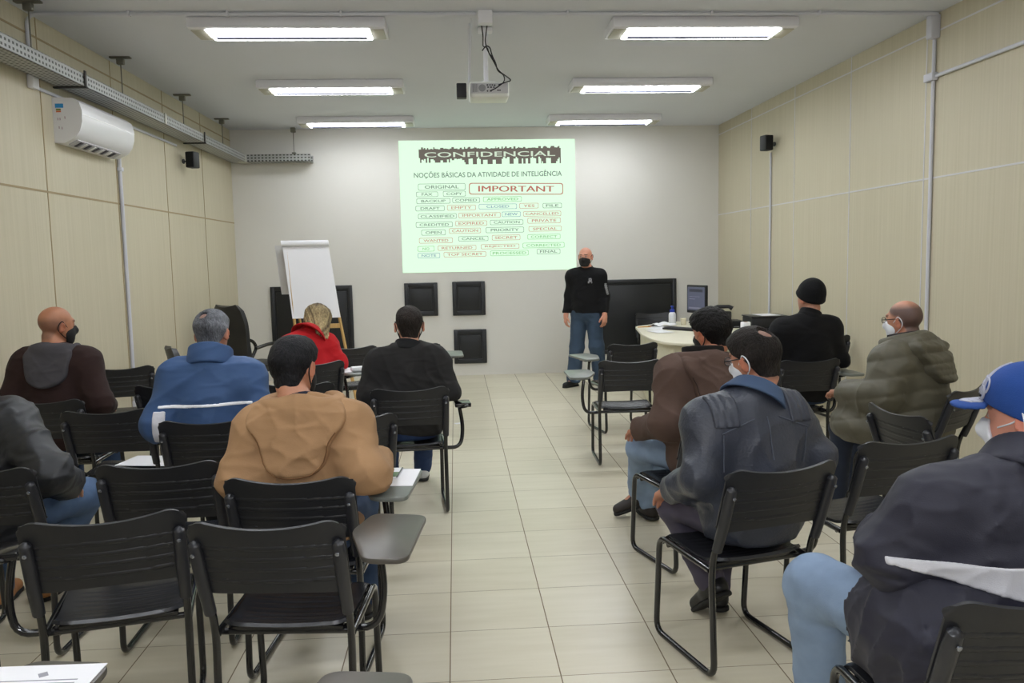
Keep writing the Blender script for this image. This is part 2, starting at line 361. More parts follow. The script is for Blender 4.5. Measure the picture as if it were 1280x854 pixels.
lab = [((0.05, -0.001, 0.265), (0.058, 0.002, 0.03), (40, 140, 205)), ((0.043, -0.001, 0.238), (0.034, 0.002, 0.013), (120, 130, 60)), ((0.043, -0.001, 0.224), (0.034, 0.002, 0.011), (214, 110, 70))]
for i, (c, d, rgb) in enumerate(lab):
    m = MB(); m.box(c, d); part('sticker', m, mat('sticker_%d' % i, rgb, 0.5), r, ('blue sticker', 'olive sticker band', 'orange sticker band')[i])
for (x, z) in ((0.035, 0.17), (0.05, 0.17), (0.085, 0.18), (0.04, 0.11), (0.06, 0.105)):
    m = MB(); m.box((x, -0.001, z), (0.006, 0.002, 0.018)); part('print_mark', m, mat('ac_print', (170, 150, 160), 0.5), r)

# ------------------------------------------------------------------ small speakers
M_spk = mat('speaker_black', (22, 22, 26), 0.5)
def speaker(x, y, z, rz, arm, label):
    r = thing('wall_speaker', label, 'speaker', (x, y, z), rz, 'small black satellite speakers')
    m = MB(); m.box((0, 0, 0), (0.10, 0.12, 0.17), 0.012); part('cabinet', m, M_spk, r)
    m = MB(); m.box((0, -0.061, 0), (0.088, 0.006, 0.155), 0.002); part('grille', m, mat('speaker_cloth', (12, 12, 14), 0.9), r)
    m = MB(); m.tube(arm, 0.007, 8); m.lathe([(0.026, 0), (0.026, 0.008)], arm[-1], 14, Matrix.Rotation(PI/2, 3, 'Y')); part('bracket', m, M_spk, r)
speaker(XR-0.115, 9.2, 2.81, 0.25, [(0.0, 0.0, -0.02), (0.05, 0, -0.02), (0.10, 0.0, -0.01)], 'small black speaker high on the beige wall near the desk')
speaker(XL+0.125, 9.2, 2.70, -0.25, [(0.0, 0.0, -0.01), (-0.05, 0, -0.01), (-0.11, 0.0, -0.01)], 'small black speaker on the wall just below the cable tray')

# ------------------------------------------------------------------ projector
PX, PY = 0.297, 6.42
r = thing('projector', 'white ceiling projector hanging on a pole with cables', 'projector', (PX, PY, 2.785))
m = MB(); m.box((0, 0.12, 0.075), (0.30, 0.26, 0.12), 0.02, seg=3); part('casing', m, mat('projector_white', (226, 228, 222), 0.4), r)
m = MB(); m.box((0, -0.013, 0.082), (0.285, 0.006, 0.075), 0.002); part('rear_panel', m, mat('projector_rear', (196, 196, 198), 0.5), r)
m = MB(); m.lathe([(0.027, 0), (0.027, 0.004)], (-0.055, -0.016, 0.083), 18, Matrix.Rotation(PI/2, 3, 'X')); part('fan_grille', m, mat('projector_grille', (140, 140, 142), 0.5), r)
for i in range(5):
    m = MB(); m.box((-0.125+0.009*i, -0.017, 0.083), (0.004, 0.003, 0.06)); part('vent_slot', m, mat('vent_slot_grey', (120, 120, 122), 0.6), r)
M_port = mat('port_black', (25, 25, 32), 0.5)
for (x, z, w) in ((-0.015, 0.105, .012), (0.005, 0.105, .01), (0.022, 0.105, .01), (0.04, 0.103, .014), (-0.01, 0.088, .012), (0.012, 0.088, .014), (0.034, 0.088, .012), (-0.015, 0.06, .01), (0.01, 0.06, .014), (0.065, 0.065, .01), (0.08, 0.065, .008)):
    m = MB(); m.box((x, -0.018, z), (w, 0.005, 0.009), 0.001); part('port', m, M_port, r)
m = MB(); m.lathe([(0.036, 0), (0.034, 0.03), (0.03, 0.035)], (0.07, 0.25, 0.08), 20, Matrix.Rotation(-PI/2, 3, 'X')); part('lens', m, M_port, r)
m = MB(); m.box((0.0, 0.1, 0.142), (0.1, 0.1, 0.012), 0.003); m.tube([(-0.02, 0.08, 0.14), (-0.02, 0.06, ZC-2.785)], 0.018, 12); m.box((-0.02, 0.06, ZC-2.785-0.02), (0.11, 0.10, 0.03), 0.006); part('mount_pole', m, M_white, r)
m = MB(); m.tube([(-0.13, -0.2, ZC-2.785), (-0.145, 0.02, 0.16), (-0.15, 0.05, 0.145)], 0.004, 8, fil=0.03); part('support_wire', m, M_pvc, r)
c1 = [(-0.06, -0.30, ZC-2.785-0.08), (-0.05, -0.28, 0.40), (-0.045, -0.10, 0.365), (-0.01, -0.06, 0.37), (0.0, -0.05, 0.33), (0.04, -0.05, 0.26), (0.07, -0.05, 0.20), (0.14, -0.06, 0.15), (0.165, -0.07, 0.125), (0.10, -0.05, 0.11), (0.07, -0.02, 0.105)]
c2 = [(-0.02, -0.30, ZC-2.785-0.08), (-0.03, -0.12, 0.40), (-0.01, -0.06, 0.34), (0.05, -0.05, 0.27), (0.06, -0.05, 0.2), (0.11, -0.06, 0.17), (0.115, -0.06, 0.12), (0.05, -0.05, 0.075), (0.01, -0.02, 0.062)]
c3 = [(-0.05, -0.06, 0.345), (-0.02, -0.06, 0.385), (0.01, -0.06, 0.37), (0.02, -0.06, 0.32), (0.05, -0.06, 0.25)]
for c in (c1, c2, c3):
    m = MB(); m.tube(c, 0.0045, 8, fil=0.04); part('cable', m, M_port, r)
r = thing('hanging_speaker', 'small black box speaker hanging beside the projector', 'speaker', (0.085, 6.38, 2.84))
m = MB(); m.box((0, 0, 0), (0.075, 0.09, 0.105), 0.006); part('cabinet', m, M_spk, r)
m = MB(); m.tube([(0.035, 0.02, 0.04), (0.055, 0.02, 0.07), (0.07, -0.02, ZC-2.84)], 0.0045, 8); part('bracket', m, M_pvc, r)

# ------------------------------------------------------------------ projected slide
M_slide = mat('slide_light', (60, 70, 62), 1.0, spec=0.0, emit=(222, 255, 224), estr=1.0)
def inkmat(n, rgb): return mat('ink_'+n, (0, 0, 0), 1.0, spec=0.0, emit=rgb, estr=0.95)
INK = dict(k=inkmat('grey', (140, 156, 144)), r=inkmat('red', (204, 150, 138)), g=inkmat('green', (152, 206, 150)), b=inkmat('blue', (142, 164, 186)), R=inkmat('deep_red', (190, 118, 108)), d=inkmat('dark', (112, 106, 98)), w=inkmat('pale', (214, 232, 208)), t=inkmat('title', (122, 138, 128)))
SL, SR, ST, SB = -0.703, 1.654, 3.167, 1.416
ys = YB-0.004
slide = single('projected_picture', MB().box(((SL+SR)/2, ys, (ST+SB)/2), (SR-SL, 0.004, ST-SB)), M_slide, 'pale green projected slide of stamped words high on the back wall', 'projected slide')
def sx(c): return SL+(c-46)/(1088-46)*(SR-SL)
def sz(c): return ST-(c-48)/(826-48)*(ST-SB)
def flat(mb, V2, F, y=None):
    yy = ys-0.004 if y is None else y
    mb.add([(p[0], yy, p[1]) for p in V2], F)
def put_text(mb, body, x0, x1, z0, z1, bold=0.02, y=None, ang=0.0):
    V, F, _ = text_geo(body, bold); cx, cz = (x0+x1)/2, (z0+z1)/2; ca, sa = math.cos(ang), math.sin(ang)
    P = []
    for v in V:
        a = x0+v[0]*(x1-x0)-cx; b_ = z0+v[1]*(z1-z0)-cz; P.append((cx+a*ca-b_*sa, cz+a*sa+b_*ca))
    flat(mb, P, F, y)
def stamp(word, x0, x1, y0, y1, ink, ang=0.0, tw=0.8, bold=0.018, lw=0.006):
    m = MB(); a, b_, c, d = sx(x0), sx(x1), sz(y1), sz(y0); cx, cz = (a+b_)/2, (c+d)/2
    o = rounded([(a, c), (b_, c), (b_, d), (a, d)], (d-c)*0.25, 3); i_ = rounded([(a+lw, c+lw), (b_-lw, c+lw), (b_-lw, d-lw), (a+lw, d-lw)], (d-c)*0.22, 3)
    n = len(o); ca, sa = math.cos(ang), math.sin(ang)
    P = [(cx+(p[0]-cx)*ca-(p[1]-cz)*sa, cz+(p[0]-cx)*sa+(p[1]-cz)*ca) for p in o+i_]
    flat(m, P, [(k, (k+1) % n, n+(k+1) % n, n+k) for k in range(n)])
    w = (b_-a)*tw; h = (d-c)*0.5
    if 'M' in word:
        for sh in (-.006, -.003, 0, .003, .006): put_text(m, word, cx-w/2+sh*h*7, cx+w/2+sh*h*7, cz-h/2, cz+h/2, 0.0, None, ang)
    else: put_text(m, word, cx-w/2, cx+w/2, cz-h/2, cz+h/2, bold, None, ang)
    part('stamp', m, INK[ink], slide, 'stamp reading '+word)
for a in (('ORIGINAL', 152, 432, 300, 340, 'k', 0, .72), ('FAX', 140, 268, 347, 378, 'k', 0, .5), ('COPY', 298, 432, 345, 378, 'k', 0, .7), ('BACKUP', 140, 340, 387, 418, 'k', 0, .72), ('COPIED', 352, 515, 385, 416, 'k', 0, .8),
          ('APPROVED', 535, 765, 382, 413, 'g', 0, .82), ('DRAFT', 133, 305, 430, 461, 'k', 0, .66), ('EMPTY', 320, 490, 428, 460, 'r', 0, .7), ('CLOSED', 508, 735, 425, 456, 'b', 0, .6), ('YES', 750, 865, 423, 455, 'r', 0, .6), ('FILE', 890, 1005, 425, 455, 'k', 0, .66),
          ('CLASSIFIED', 147, 375, 477, 508, 'k', 0, .88), ('IMPORTANT', 386, 637, 475, 506, 'r', 0, .82), ('NEW', 645, 757, 472, 503, 'b', 0, .68), ('CANCELLED', 772, 1000, 472, 503, 'r', 0, .88),
          ('CREDITED', 132, 350, 526, 558, 'k', 0, .8), ('EXPIRED', 366, 555, 522, 553, 'r', 0, .8), ('CAUTION', 573, 772, 520, 550, 'k', 0, .78), ('PRIVATE', 797, 997, 512, 545, 'r', 0, .74),
          ('OPEN', 163, 307, 572, 605, 'k', 0, .66), ('CAUTION', 328, 517, 565, 597, 'r', 0, .82), ('PRIORITY', 546, 775, 563, 597, 'k', 0, .74), ('SPECIAL', 803, 1002, 562, 593, 'r', 0, .74),
          ('WANTED', 148, 348, 620, 652, 'r', 0, .74), ('CANCEL', 382, 560, 614, 644, 'k', 0, .78), ('SECRET', 582, 752, 610, 642, 'r', 0, .8), ('CORRECT', 795, 994, 610, 640, 'g', 0, .8),
          ('NO', 138, 238, 668, 700, 'g', 0, .4), ('RETURNED', 258, 487, 667, 697, 'r', 0, .8), ('REJECTED', 515, 745, 664, 693, 'r', 0, .8), ('CORRECTED', 765, 1018, 660, 692, 'g', 0, .82),
          ('NOTE', 138, 270, 709, 740, 'b', 0, .66), ('TOP SECRET', 292, 545, 706, 737, 'r', 0, .84), ('PROCESSED', 570, 800, 703, 735, 'g', 0, .88), ('FINAL', 850, 992, 698, 730, 'k', 0, .74)):
    stamp(*a)
stamp('IMPORTANT', 452, 1015, 303, 372, 'R', math.radians(-0.9), .8, .02, .011)
m = MB(); put_text(m, 'NOÇÕES BÁSICAS DA ATIVIDADE DE INTELIGÊNCIA', sx(130), sx(1008), sz(272), sz(228), 0.012); part('title_lettering', m, INK['t'], slide)
m = MB(); rg = random.Random(3); x = 162
while x < 1003:
    w = min(rg.uniform(4, 15), 1003-x); top = rg.choice([88, 92, 96, 98, 100, 97]); bot = rg.choice([158, 150, 165, 178, 160, 156])
    if x > 430 and rg.random() < .35: bot = 190
    m.add([(sx(x), ys-0.003, sz(bot)), (sx(x+w), ys-0.003, sz(bot)), (sx(x+w), ys-0.003, sz(top)), (sx(x), ys-0.003, sz(top))], [(0, 1, 2, 3)]); x += w
part('header_band', m, INK['d'], slide, 'dark ragged band behind the word CONFIDENCIAL')
m = MB(); put_text(m, 'CONFIDENCIAL', sx(195), sx(970), sz(147), sz(117), 0.01, ys-0.005)
part('header_lettering', m, INK['w'], slide)

# ------------------------------------------------------------------ black framed wall vents and boards
M_vent = mat('black_gloss_panel', (34, 36, 40), 0.32, var=0.15, vscale=6); M_vent2 = mat('black_panel_inner', (26, 28, 31), 0.45, var=0.1, vscale=5)
def wall_panel(name, x0, x1, z0, z1, fw, label, cat, group=None):
    cx, cz, w, h = (x0+x1)/2, (z0+z1)/2, x1-x0, z1-z0
    r = thing(name, label, cat, (cx, YB, cz), 0, group)
    m = MB(); m.box((0, -0.006, 0), (w-0.02, 0.010, h-0.02)); part('back_board', m, M_vent2, r)
    m = MB()
    for s in (-1, 1):
        m.box((s*(w/2-fw/2), -0.016, 0), (fw, 0.03, h), 0.008); m.box((0, -0.0155, s*(h/2-fw/2)), (w-2*fw+0.01, 0.029, fw), 0.008)
    part('outer_border', m, M_vent, r)
    m = MB(); m.box((0, -0.014, 0), (w-2*fw-0.05, 0.014, h-2*fw-0.05), 0.006); part('centre_plate', m, M_vent2, r)
G = 'square black wall plates under the slide'
wall_panel('wall_plate', -0.692, -0.243, 0.83, 1.28, 0.06, 'square black wall plate partly hidden by the head of the man in dark grey', 'wall plate', G)
wall_panel('wall_plate', -0.045, 0.40, 0.825, 1.285, 0.06, 'square black wall plate below the slide, standing fully clear of heads', 'wall plate', G)
wall_panel('wall_plate', -0.042, 0.404, 0.165, 0.632, 0.06, 'lowest square black wall plate, near the floor', 'wall plate', G)
wall_panel('wall_board', -2.47, -1.385, 0.24, 1.27, 0.055, 'large black wall board behind the paper flip chart', 'wall board')
wall_panel('wall_board', 1.93, 3.04, 0.24, 1.265, 0.055, 'large black wall board behind the presenter and the desk', 'wall board')
# ------------------------------------------------------------------ lecture chairs
M_plas = mat('black_plastic', (31, 32, 36), 0.42, var=0.08, vscale=20, bump=0.06, bscale=500)
M_sleeve = mat('sleeve_plastic', (40, 41, 46), 0.34)
M_tube = mat('black_tube', (20, 20, 23), 0.18, coat=0.4)
M_bolt = mat('bolt_steel', (150, 155, 165), 0.25, 0.8)
M_tab = mat('tablet_laminate', (84, 80, 74), 0.34, var=0.1, vscale=14)
M_tabg = mat('tablet_laminate_grey', (112, 116, 111), 0.34, var=0.05, vscale=14)
def backf(u, v):
    # u across, v up
    s0 = 0.578+0.010*(1-u*u); s1 = 0.806+0.032*u*u
    cr = max(0.0, abs(u)-0.76)/0.24
    s1 -= 0.050*(1-math.sqrt(max(0.0, 1-cr*cr*.97))); s0 += 0.035*(1-math.sqrt(max(0.0, 1-cr*cr*.97)))
    z = s0+(s1-s0)*(v+1)/2
    vv = max(0.0, abs(v)-0.8)/0.2
    x = u*(0.232-0.006*vv*vv)
    y = (0.80-z)*0.333-0.030*(1-u*u)
    if abs(u) < 0.86:
        for sl in (0.630, 0.668, 0.706, 0.744):
            if abs(z-sl) < 0.0030: y -= 0.0030
    return (x, y, z)
def seatf(u, v):
    cr = max(0.0, abs(u)-0.75)/0.25
    y0, y1 = 0.125+0.02*cr**2, 0.535-0.03*cr**2
    y = y0+(y1-y0)*(v+1)/2
    x = u*(0.200+0.006*v)
    z = 0.447-0.010*(1-u*u)-0.012*math.exp(-((y-0.26)/0.10)**2)
    if v > 0.6: z -= 0.05*((v-0.6)/0.4)**2
    if v < -0.7: z += 0.012*((-v-0.7)/0.3)**2
    if abs(u) < 0.8 and v < 0.3:
        if (y*100) % 3.2 < 0.45: z -= 0.0022
    return (x, y, z)
ME = {}
m = MB(); m.sheet(44, 72, lambda u, v: backf(-math.sin(u*PI/2)*.5-u*.5, v), 0.010); ME['backrest'] = m.mesh('backrest', M_plas, 50)
m = MB(); m.sheet(20, 64, seatf, 0.012); ME['seat'] = m.mesh('seat', mat('seat_plastic', (34, 35, 39), 0.27, spec=0.6, bump=0.04, bscale=500), 50)
TR = 0.0125; XS = 0.214
for s, nm in ((-1, 'l'), (1, 'r')):
    m = MB(); x = s*XS
    m.tube([(x, 0.018-0.020, 0.735), (x, 0.105, 0.47), (x, 0.115, 0.40), (x, 0.095, TR), (x, 0.535, TR), (x, 0.505, 0.425), (x, 0.125, 0.415)], TR, 10, fil=0.055)
    ME['side_frame_'+nm] = m.mesh('side_frame', M_tube)
    m = MB(); pts = [(x, 0.006-0.022, 0.762), (x, 0.011-0.022, 0.754), (x, 0.024-0.022, 0.72), (x, 0.064-0.020, 0.60), (x, 0.095-0.014, 0.505)]
    m.tube(pts, [0.008, 0.0180, 0.0205, 0.0205, 0.0190], 12); ME['sleeve_'+nm] = m.mesh('upright_sleeve', M_sleeve)
    m = MB(); m.lathe([(0.0065, 0), (0.0065, 0.004), (0.003, 0.006)], (x, -0.0245, 0.725), 12, Matrix.Rotation(PI/2+0.32, 3, 'X')); ME['bolt_'+nm] = m.mesh('bolt', M_bolt)
m = MB(); m.tube([(-XS, 0.16, 0.408), (XS, 0.16, 0.408)], 0.011, 10); m.box((0, 0.16, 0.423), (0.36, 0.03, 0.012), 0.002); ME['bar_a'] = m.mesh('crossbar', M_tube)
m = MB(); m.tube([(-XS, 0.44, 0.408), (XS, 0.44, 0.408)], 0.011, 10); m.box((0, 0.44, 0.418), (0.34, 0.03, 0.012), 0.002); ME['bar_b'] = m.mesh('crossbar', M_tube)
for s, nm in ((-1, 'l'), (1, 'r')):
    m = MB(); m.tube([(s*0.19, 0.20, 0.400), (s*0.315, 0.20, 0.395), (s*0.335, 0.22, 0.52), (s*0.315, 0.24, 0.655)], TR, 10, fil=0.06)
    m.tube([(s*0.315, 0.24, 0.645), (s*0.315, 0.18, 0.655), (s*0.36, 0.14, 0.668), (s*0.36, 0.30, 0.668)], 0.009, 8, fil=0.03)
    m.box((s*0.335, 0.24, 0.668), (0.10, 0.14, 0.025), 0.004); ME['post_'+nm] = m.mesh('arm_post', M_tube)
    o = rounded([(s*0.31, 0.0), (s*0.445, -0.005), (s*0.455, 0.42), (s*0.262, 0.45), (s*0.222, 0.26)], 0.045, 6)
    m = MB(); m.prism(o, 0.682, 0.700, 0.005); ME['tablet_'+nm] = m.mesh('writing_tablet', M_tab); 
    m = MB(); m.prism(o, 0.682, 0.700, 0.005); ME['tabletg_'+nm] = m.mesh('writing_tablet', M_tabg)
CH = {}
def chair(key, x, y, yaw, label, tab=0, grey=False, ty=0.0, post=0, tx=0.0, group='black lecture hall chairs'):
    r = thing('lecture_chair', label, 'chair', (x, y, 0), math.radians(yaw), group)
    link('seat', ME['seat'], r); link('backrest', ME['backrest'], r); link('crossbar', ME['bar_a'], r); link('crossbar', ME['bar_b'], r)
    for nm in ('l', 'r'):
        link('side_frame', ME['side_frame_'+nm], r); sl = link('upright_sleeve', ME['sleeve_'+nm], r); link('bolt', ME['bolt_'+nm], sl)
    pp = tab or post
    if pp:
        nm = 'r' if pp > 0 else 'l'; link('arm_post', ME['post_'+nm], r, (tx, ty, 0))
    if tab: link('writing_tablet', ME[('tabletg_' if grey else 'tablet_')+nm], r, (tx, ty, 0))
    CH[key] = (x, y, math.radians(yaw)); return r
def W(key, x, y, z):
    cx, cy, a = CH[key]; return (cx+x*math.cos(a)-y*math.sin(a), cy+x*math.sin(a)+y*math.cos(a), z)

chair('A1', -1.095, 2.54, 13, 'empty black chair without tablet beside the nearest tablet chair, its side tube bent low', post=-1)
chair('A2', -0.578, 2.42, -5, 'empty black chair with dark writing tablet at the aisle, behind the tan jacket', tab=1, tx=-.03)
chair('B1', -1.165, 3.22, 2, 'empty black chair beside the tan jacketed man')
chair('OC', -0.608, 2.92, -5, 'black chair carrying the man in the tan hooded jacket', tab=1, grey=True, ty=0.14, tx=-.05)
chair('B0', -1.86, 3.22, 0, 'black chair under the man in black with tan boots')
chair('C1', -1.87, 4.47, 2, 'empty black chair with a white paper on its seat')
chair('C0', -2.395, 4.88, -1, 'black chair under the bald man in dark brown')
chair('D1', -1.235, 4.09, 0, 'black chair under the man in the blue jacket')
chair('E0', -2.55, 6.40, 16, 'empty black chair between the bald man and the beige wall')
chair('D0', -1.83, 5.32, -11, 'empty black chair directly ahead of the blue jacket, mostly hidden by it')
chair('F', -0.535, 4.05, 17, 'empty black chair turned slightly inward behind the dark grey jacketed man')
chair('I', -1.09, 6.34, 27, 'black chair under the woman in red, papers on its tablet', tab=1, grey=True)
chair('K', -1.02, 5.25, 5, 'empty black chair behind the woman in red')
chair('J', -0.955, 7.47, 15, 'empty black chair in the front row next to the woman in red')
chair('H', -0.385, 7.55, 3, 'empty front row chair with greenish tablet beyond the dark grey jacketed man', tab=1, grey=True)
chair('G', -0.29, 4.92, 5, 'black chair at the aisle under the man in the dark grey jacket', post=1)
chair('R1', 1.265, 5.94, -2, 'empty aisle chair with grey tablet and pale shining seat, behind another empty chair', tab=-1, grey=True)
chair('R2', 1.535, 7.10, 12, 'empty front row aisle chair with grey tablet near the presenter', tab=-1, grey=True)
chair('R3', 1.975, 5.85, -2, 'chair with grey tablet just ahead of the brown hooded jacket', tab=-1, grey=True)
chair('S', 2.50, 5.68, 5, 'black chair under the man in the knit cap', tab=1, grey=True)
chair('S2', 3.365, 7.27, 9, 'empty black chair against the wall ahead of the knit cap man')
chair('TC', 2.62, 10.86, 176, 'empty black chair behind the desk, before the black wall board')
chair('L', 1.15, 2.83, 15, 'black chair under the man in the grey leather jacket', post=1)
chair('BR', 1.28, 3.84, 17, 'black chair under the man in the brown hooded jacket')
chair('M', 1.815, 3.17, 10, 'empty black chair between the leather jacket and the blue cap')
chair('O', 2.79, 4.32, 37, 'black chair under the man in the olive padded jacket')
chair('O2', 2.10, 3.76, -84, 'empty black chair turned sideways beside the olive padded jacket')
chair('Z', 1.27, 1.66, 2, 'nearest black chair, under the man in the blue cap')
chair('N0', -1.80, 2.27, 0, 'black chair at the picture edge of which mostly the front tubes show')
chair('NP', -1.24, 1.40, 0, 'black chair with a white printed sheet on its dark tablet', tab=1)
chair('N1', -0.565, 1.28, 0, 'black chair of which only the far end of its bare tablet shows', tab=1)

# ------------------------------------------------------------------ papers and things on tablets and seats
M_paper = mat('white_paper', (236, 236, 240), 0.7)
M_ink = mat('printed_ink', (150, 150, 160), 0.8)
def paper(loc, rz, w, h, label, cat='paper', group=None, n=1):
    m = MB(); m.box((0, 0, 0.0008*n), (w, h, 0.0014*n)); return single('paper_sheet', m, M_paper, label, cat, loc, rz, group)
p = W('C1', 0.09, 0.36, 0.4525); paper(p, math.radians(-10), 0.30, 0.24, 'white paper lying on the seat of an empty chair')
p = W('OC', 0.315, 0.42, 0.7005); paper(p, math.radians(-5), 0.16, 0.26, 'white paper on the tablet by the tan jacketed man')
p = W('OC', 0.275, 0.47, 0.7030)
r = thing('booklet', 'small booklet with green printed photo lying on white paper', 'booklet', p, math.radians(-5))
m = MB(); m.box((0, 0, 0.003), (0.09, 0.16, 0.005), 0.001); part('cover', m, M_paper, r)
m = MB(); m.box((0.015, -0.03, 0.0062), (0.05, 0.07, 0.001)); part('printed_picture', m, mat('green_picture', (88, 118, 74), 0.6, var=0.5, vscale=60), r, 'green printed picture')
m = MB(); m.box((0.043, 0, 0.0062), (0.006, 0.16, 0.0012)); part('spine', m, mat('spine_dark', (60, 70, 62), 0.6), r)
p = W('I', 0.375, 0.27, 0.7005); paper(p, math.radians(20), 0.21, 0.28, 'white papers on the tablet beside the woman in red', n=2)
p = W('I', 0.40, 0.15, 0.7045)
m = MB(); m.box((0, 0, 0.018), (0.11, 0.08, 0.036), 0.012); single('folded_tissue', m, M_paper, 'folded white tissue bundle on papers beside the woman in red', 'tissue', p, math.radians(24))
p = W('NP', 0.325, 0.265, 0.7005)
r = thing('printed_sheet', 'white printed sheet with small crest on a dark tablet at the lower edge', 'paper', p, math.radians(-2))
m = MB(); m.box((0, 0, 0.0008), (0.235, 0.297, 0.0015)); part('sheet', m, M_paper, r)
m = MB(); m.box((0.0, 0.105, 0.0018), (0.018, 0.02, 0.0004), rz=0.6); part('crest', m, M_ink, r)
for i in range(14):
    m = MB(); m.box((0.0 if i else 0.0, 0.08-0.014*i, 0.0018), (0.17-(0.03 if i % 4 == 3 else 0), 0.0035, 0.0004)); part('printed_line', m, M_ink, r)
m = MB(); m.box((0, 0, 0.0008), (0.09, 0.06, 0.0015)); single('paper_scrap', m, M_paper, 'small white paper scrap on the aisle floor beside the dark grey jacket', 'paper', (0.0, 7.9, 0.0005), 0.4)

# ------------------------------------------------------------------ flip chart
FX, FY = -1.68, 9.45
r = thing('flip_chart', 'white paper flip chart on a light wooden easel before the black board', 'flip chart', (FX, FY, 0), math.radians(4))
M_wood = mat('easel_pine', (196, 158, 98), 0.5, var=0.15, vscale=6, stretch=(8, 8, 0.6))
for s in (-1, 1):
    m = MB(); m.tube([(s*0.30, -0.10, 0.0), (s*0.21, 0.13, 1.76)], 0.017, 4); part('leg', m, M_wood, r)
    m = MB(); m.tube([(s*0.26, 0.52, 0.0), (s*0.20, 0.16, 1.72)], 0.015, 4); part('rear_leg', m, M_wood, r)
m = MB(); m.box((0, 0.022, 0.86), (0.54, 0.03, 0.05), 0.003); part('ledge', m, M_wood, r)
m = MB(); m.box((0, -0.02, 0.55), (0.52, 0.02, 0.04), 0.003); part('crossbar', m, M_wood, r)
Rb = Matrix.Rotation(math.radians(-7.5), 3, 'X')
m = MB(); m.box((0, 0.105, 1.38), (0.49, 0.012, 0.74), 0.002, R=Rb); part('board', m, M_wood, r)
m = MB(); m.sheet(14, 30, lambda u, v: (u*0.255+0.012*(1-v)*0.5*u, 0.062-0.13*(0)+(v*0.42)*0.131-0.004*math.sin(u*2.2)*(1-v)-(0.02*max(0, -v-0.6)), 1.375+v*0.42), 0.004); part('paper_pad', m, M_paper, r)
m = MB(); m.tube([(-0.262, 0.105, 1.80), (0.262, 0.105, 1.80)], 0.034, 14); part('rolled_top_sheet', m, M_paper, r)
m = MB(); m.sheet(6, 16, lambda u, v: (-0.12+u*0.23-0.03*(1-v)*0.5, 0.20+0.10*(1-v)*0.5, 1.50+v*0.28), 0.002); part('turned_sheets', m, mat('paper_shade', (214, 214, 216), 0.8), r)

for ch in list(r.children):
    for v in ch.data.vertices: v.co.x += (1.80-v.co.z)*0.12
    ch.data.update()

# ------------------------------------------------------------------ corner office chairs
M_leath = mat('black_leatherette', (30, 30, 33), 0.42, var=0.1, vscale=10)
def office_chair(x, y, rz, label, sz=1.0):
    r = thing('office_chair', label, 'office chair', (x, y, 0), rz, 'black office chairs in the corner')
    m = MB()
    for i in range(5):
        a = 2*PI*i/5; m.tube([(0, 0, 0.10), (0.14*math.cos(a), 0.14*math.sin(a), 0.095), (0.29*math.cos(a), 0.29*math.sin(a), 0.065)], [0.026, 0.022, 0.016], 8)
    m.lathe([(0.035, 0.06), (0.035, 0.14), (0.026, 0.16), (0.026, 0.40)], (0, 0, 0), 16); part('base', m, M_tube, r)
    for i in range(5):
        a = 2*PI*i/5; m = MB(); m.lathe([(0.012, -0.022), (0.028, -0.016), (0.028, 0.016), (0.012, 0.022)], (0.29*math.cos(a), 0.29*math.sin(a), 0.029), 14, Matrix.Rotation(a, 3, 'Z') @ Matrix.Rotation(PI/2, 3, 'X')); part('caster', m, M_spk, r)
    def sf(u, v):
        q = 1-0.12*max(0, abs(v)-0.7)/0.3; return (u*0.25*q, 0.02+v*0.25, 0.485-0.03*u*u*u*u-(0.05*max(0, v-0.6)/0.4))
    m = MB(); m.sheet(16, 16, sf, 0.085); part('seat', m, M_leath, r)
    def bf(u, v):
        w = 0.25*(1-0.22*max(0, v-0.2)**2/0.64)*(1-0.25*max(0, abs(v)-0.85)/0.15); z = 0.80+v*0.33
        return (-u*w, -0.235-0.10*(v+1)*0.5-0.03*(1-u*u)+0.012*math.sin(v*3), z)
    m = MB(); m.sheet(14, 24, bf, 0.06); part('backrest', m, M_leath, r)
    for s in (-1, 1):
        m = MB(); m.tube([(s*0.285, -0.24, 0.66), (s*0.30, -0.05, 0.70), (s*0.30, 0.18, 0.69), (s*0.295, 0.235, 0.60), (s*0.29, 0.12, 0.43), (s*0.22, 0.05, 0.41)], 0.02, 10, fil=0.09); part('armrest', m, M_tube, r)
    return r
office_chair(-2.27, 9.5, math.radians(-38), 'black leather office armchair in the corner, its arms toward the flip chart')
r2 = office_chair(-2.32, 7.80, math.radians(-62), 'low black office chair beside the beige wall, seen past the grey-haired man'); r2.scale = (0.86, 0.86, 0.74)

# ------------------------------------------------------------------ desk and what stands on it
M_desk = mat('cream_laminate', (222, 217, 196), 0.4, var=0.02)
M_deskp = mat('cream_laminate_panel', (214, 209, 186), 0.5, var=0.02)
DZ = 0.74
r = thing('desk', 'cream desk with a rounded peninsula end, in the corner by the wall', 'desk', (0, 0, 0))
o = rounded([(2.14, 9.77), (1.99, 8.75), (1.97, 8.2), (2.03, 7.84), (2.2, 7.68), (2.42, 7.70), (2.68, 7.95), (2.9, 8.42), (3.05, 8.46), (3.58, 8.42), (3.58, 10.35), (2.75, 10.32)], 0.09, 5)
m = MB(); m.prism(o, DZ-0.028, DZ, 0.006); part('desk_top', m, M_desk, r)
def vpanel(a, b, z0, z1, th, nm):
    c = ((a[0]+b[0])/2, (a[1]+b[1])/2, (z0+z1)/2); L = math.hypot(b[0]-a[0], b[1]-a[1]); ang = math.atan2(b[1]-a[1], b[0]-a[0])
    m = MB(); m.box(c, (L, th, z1-z0), 0.003, rz=ang); part(nm, m, M_deskp, r)
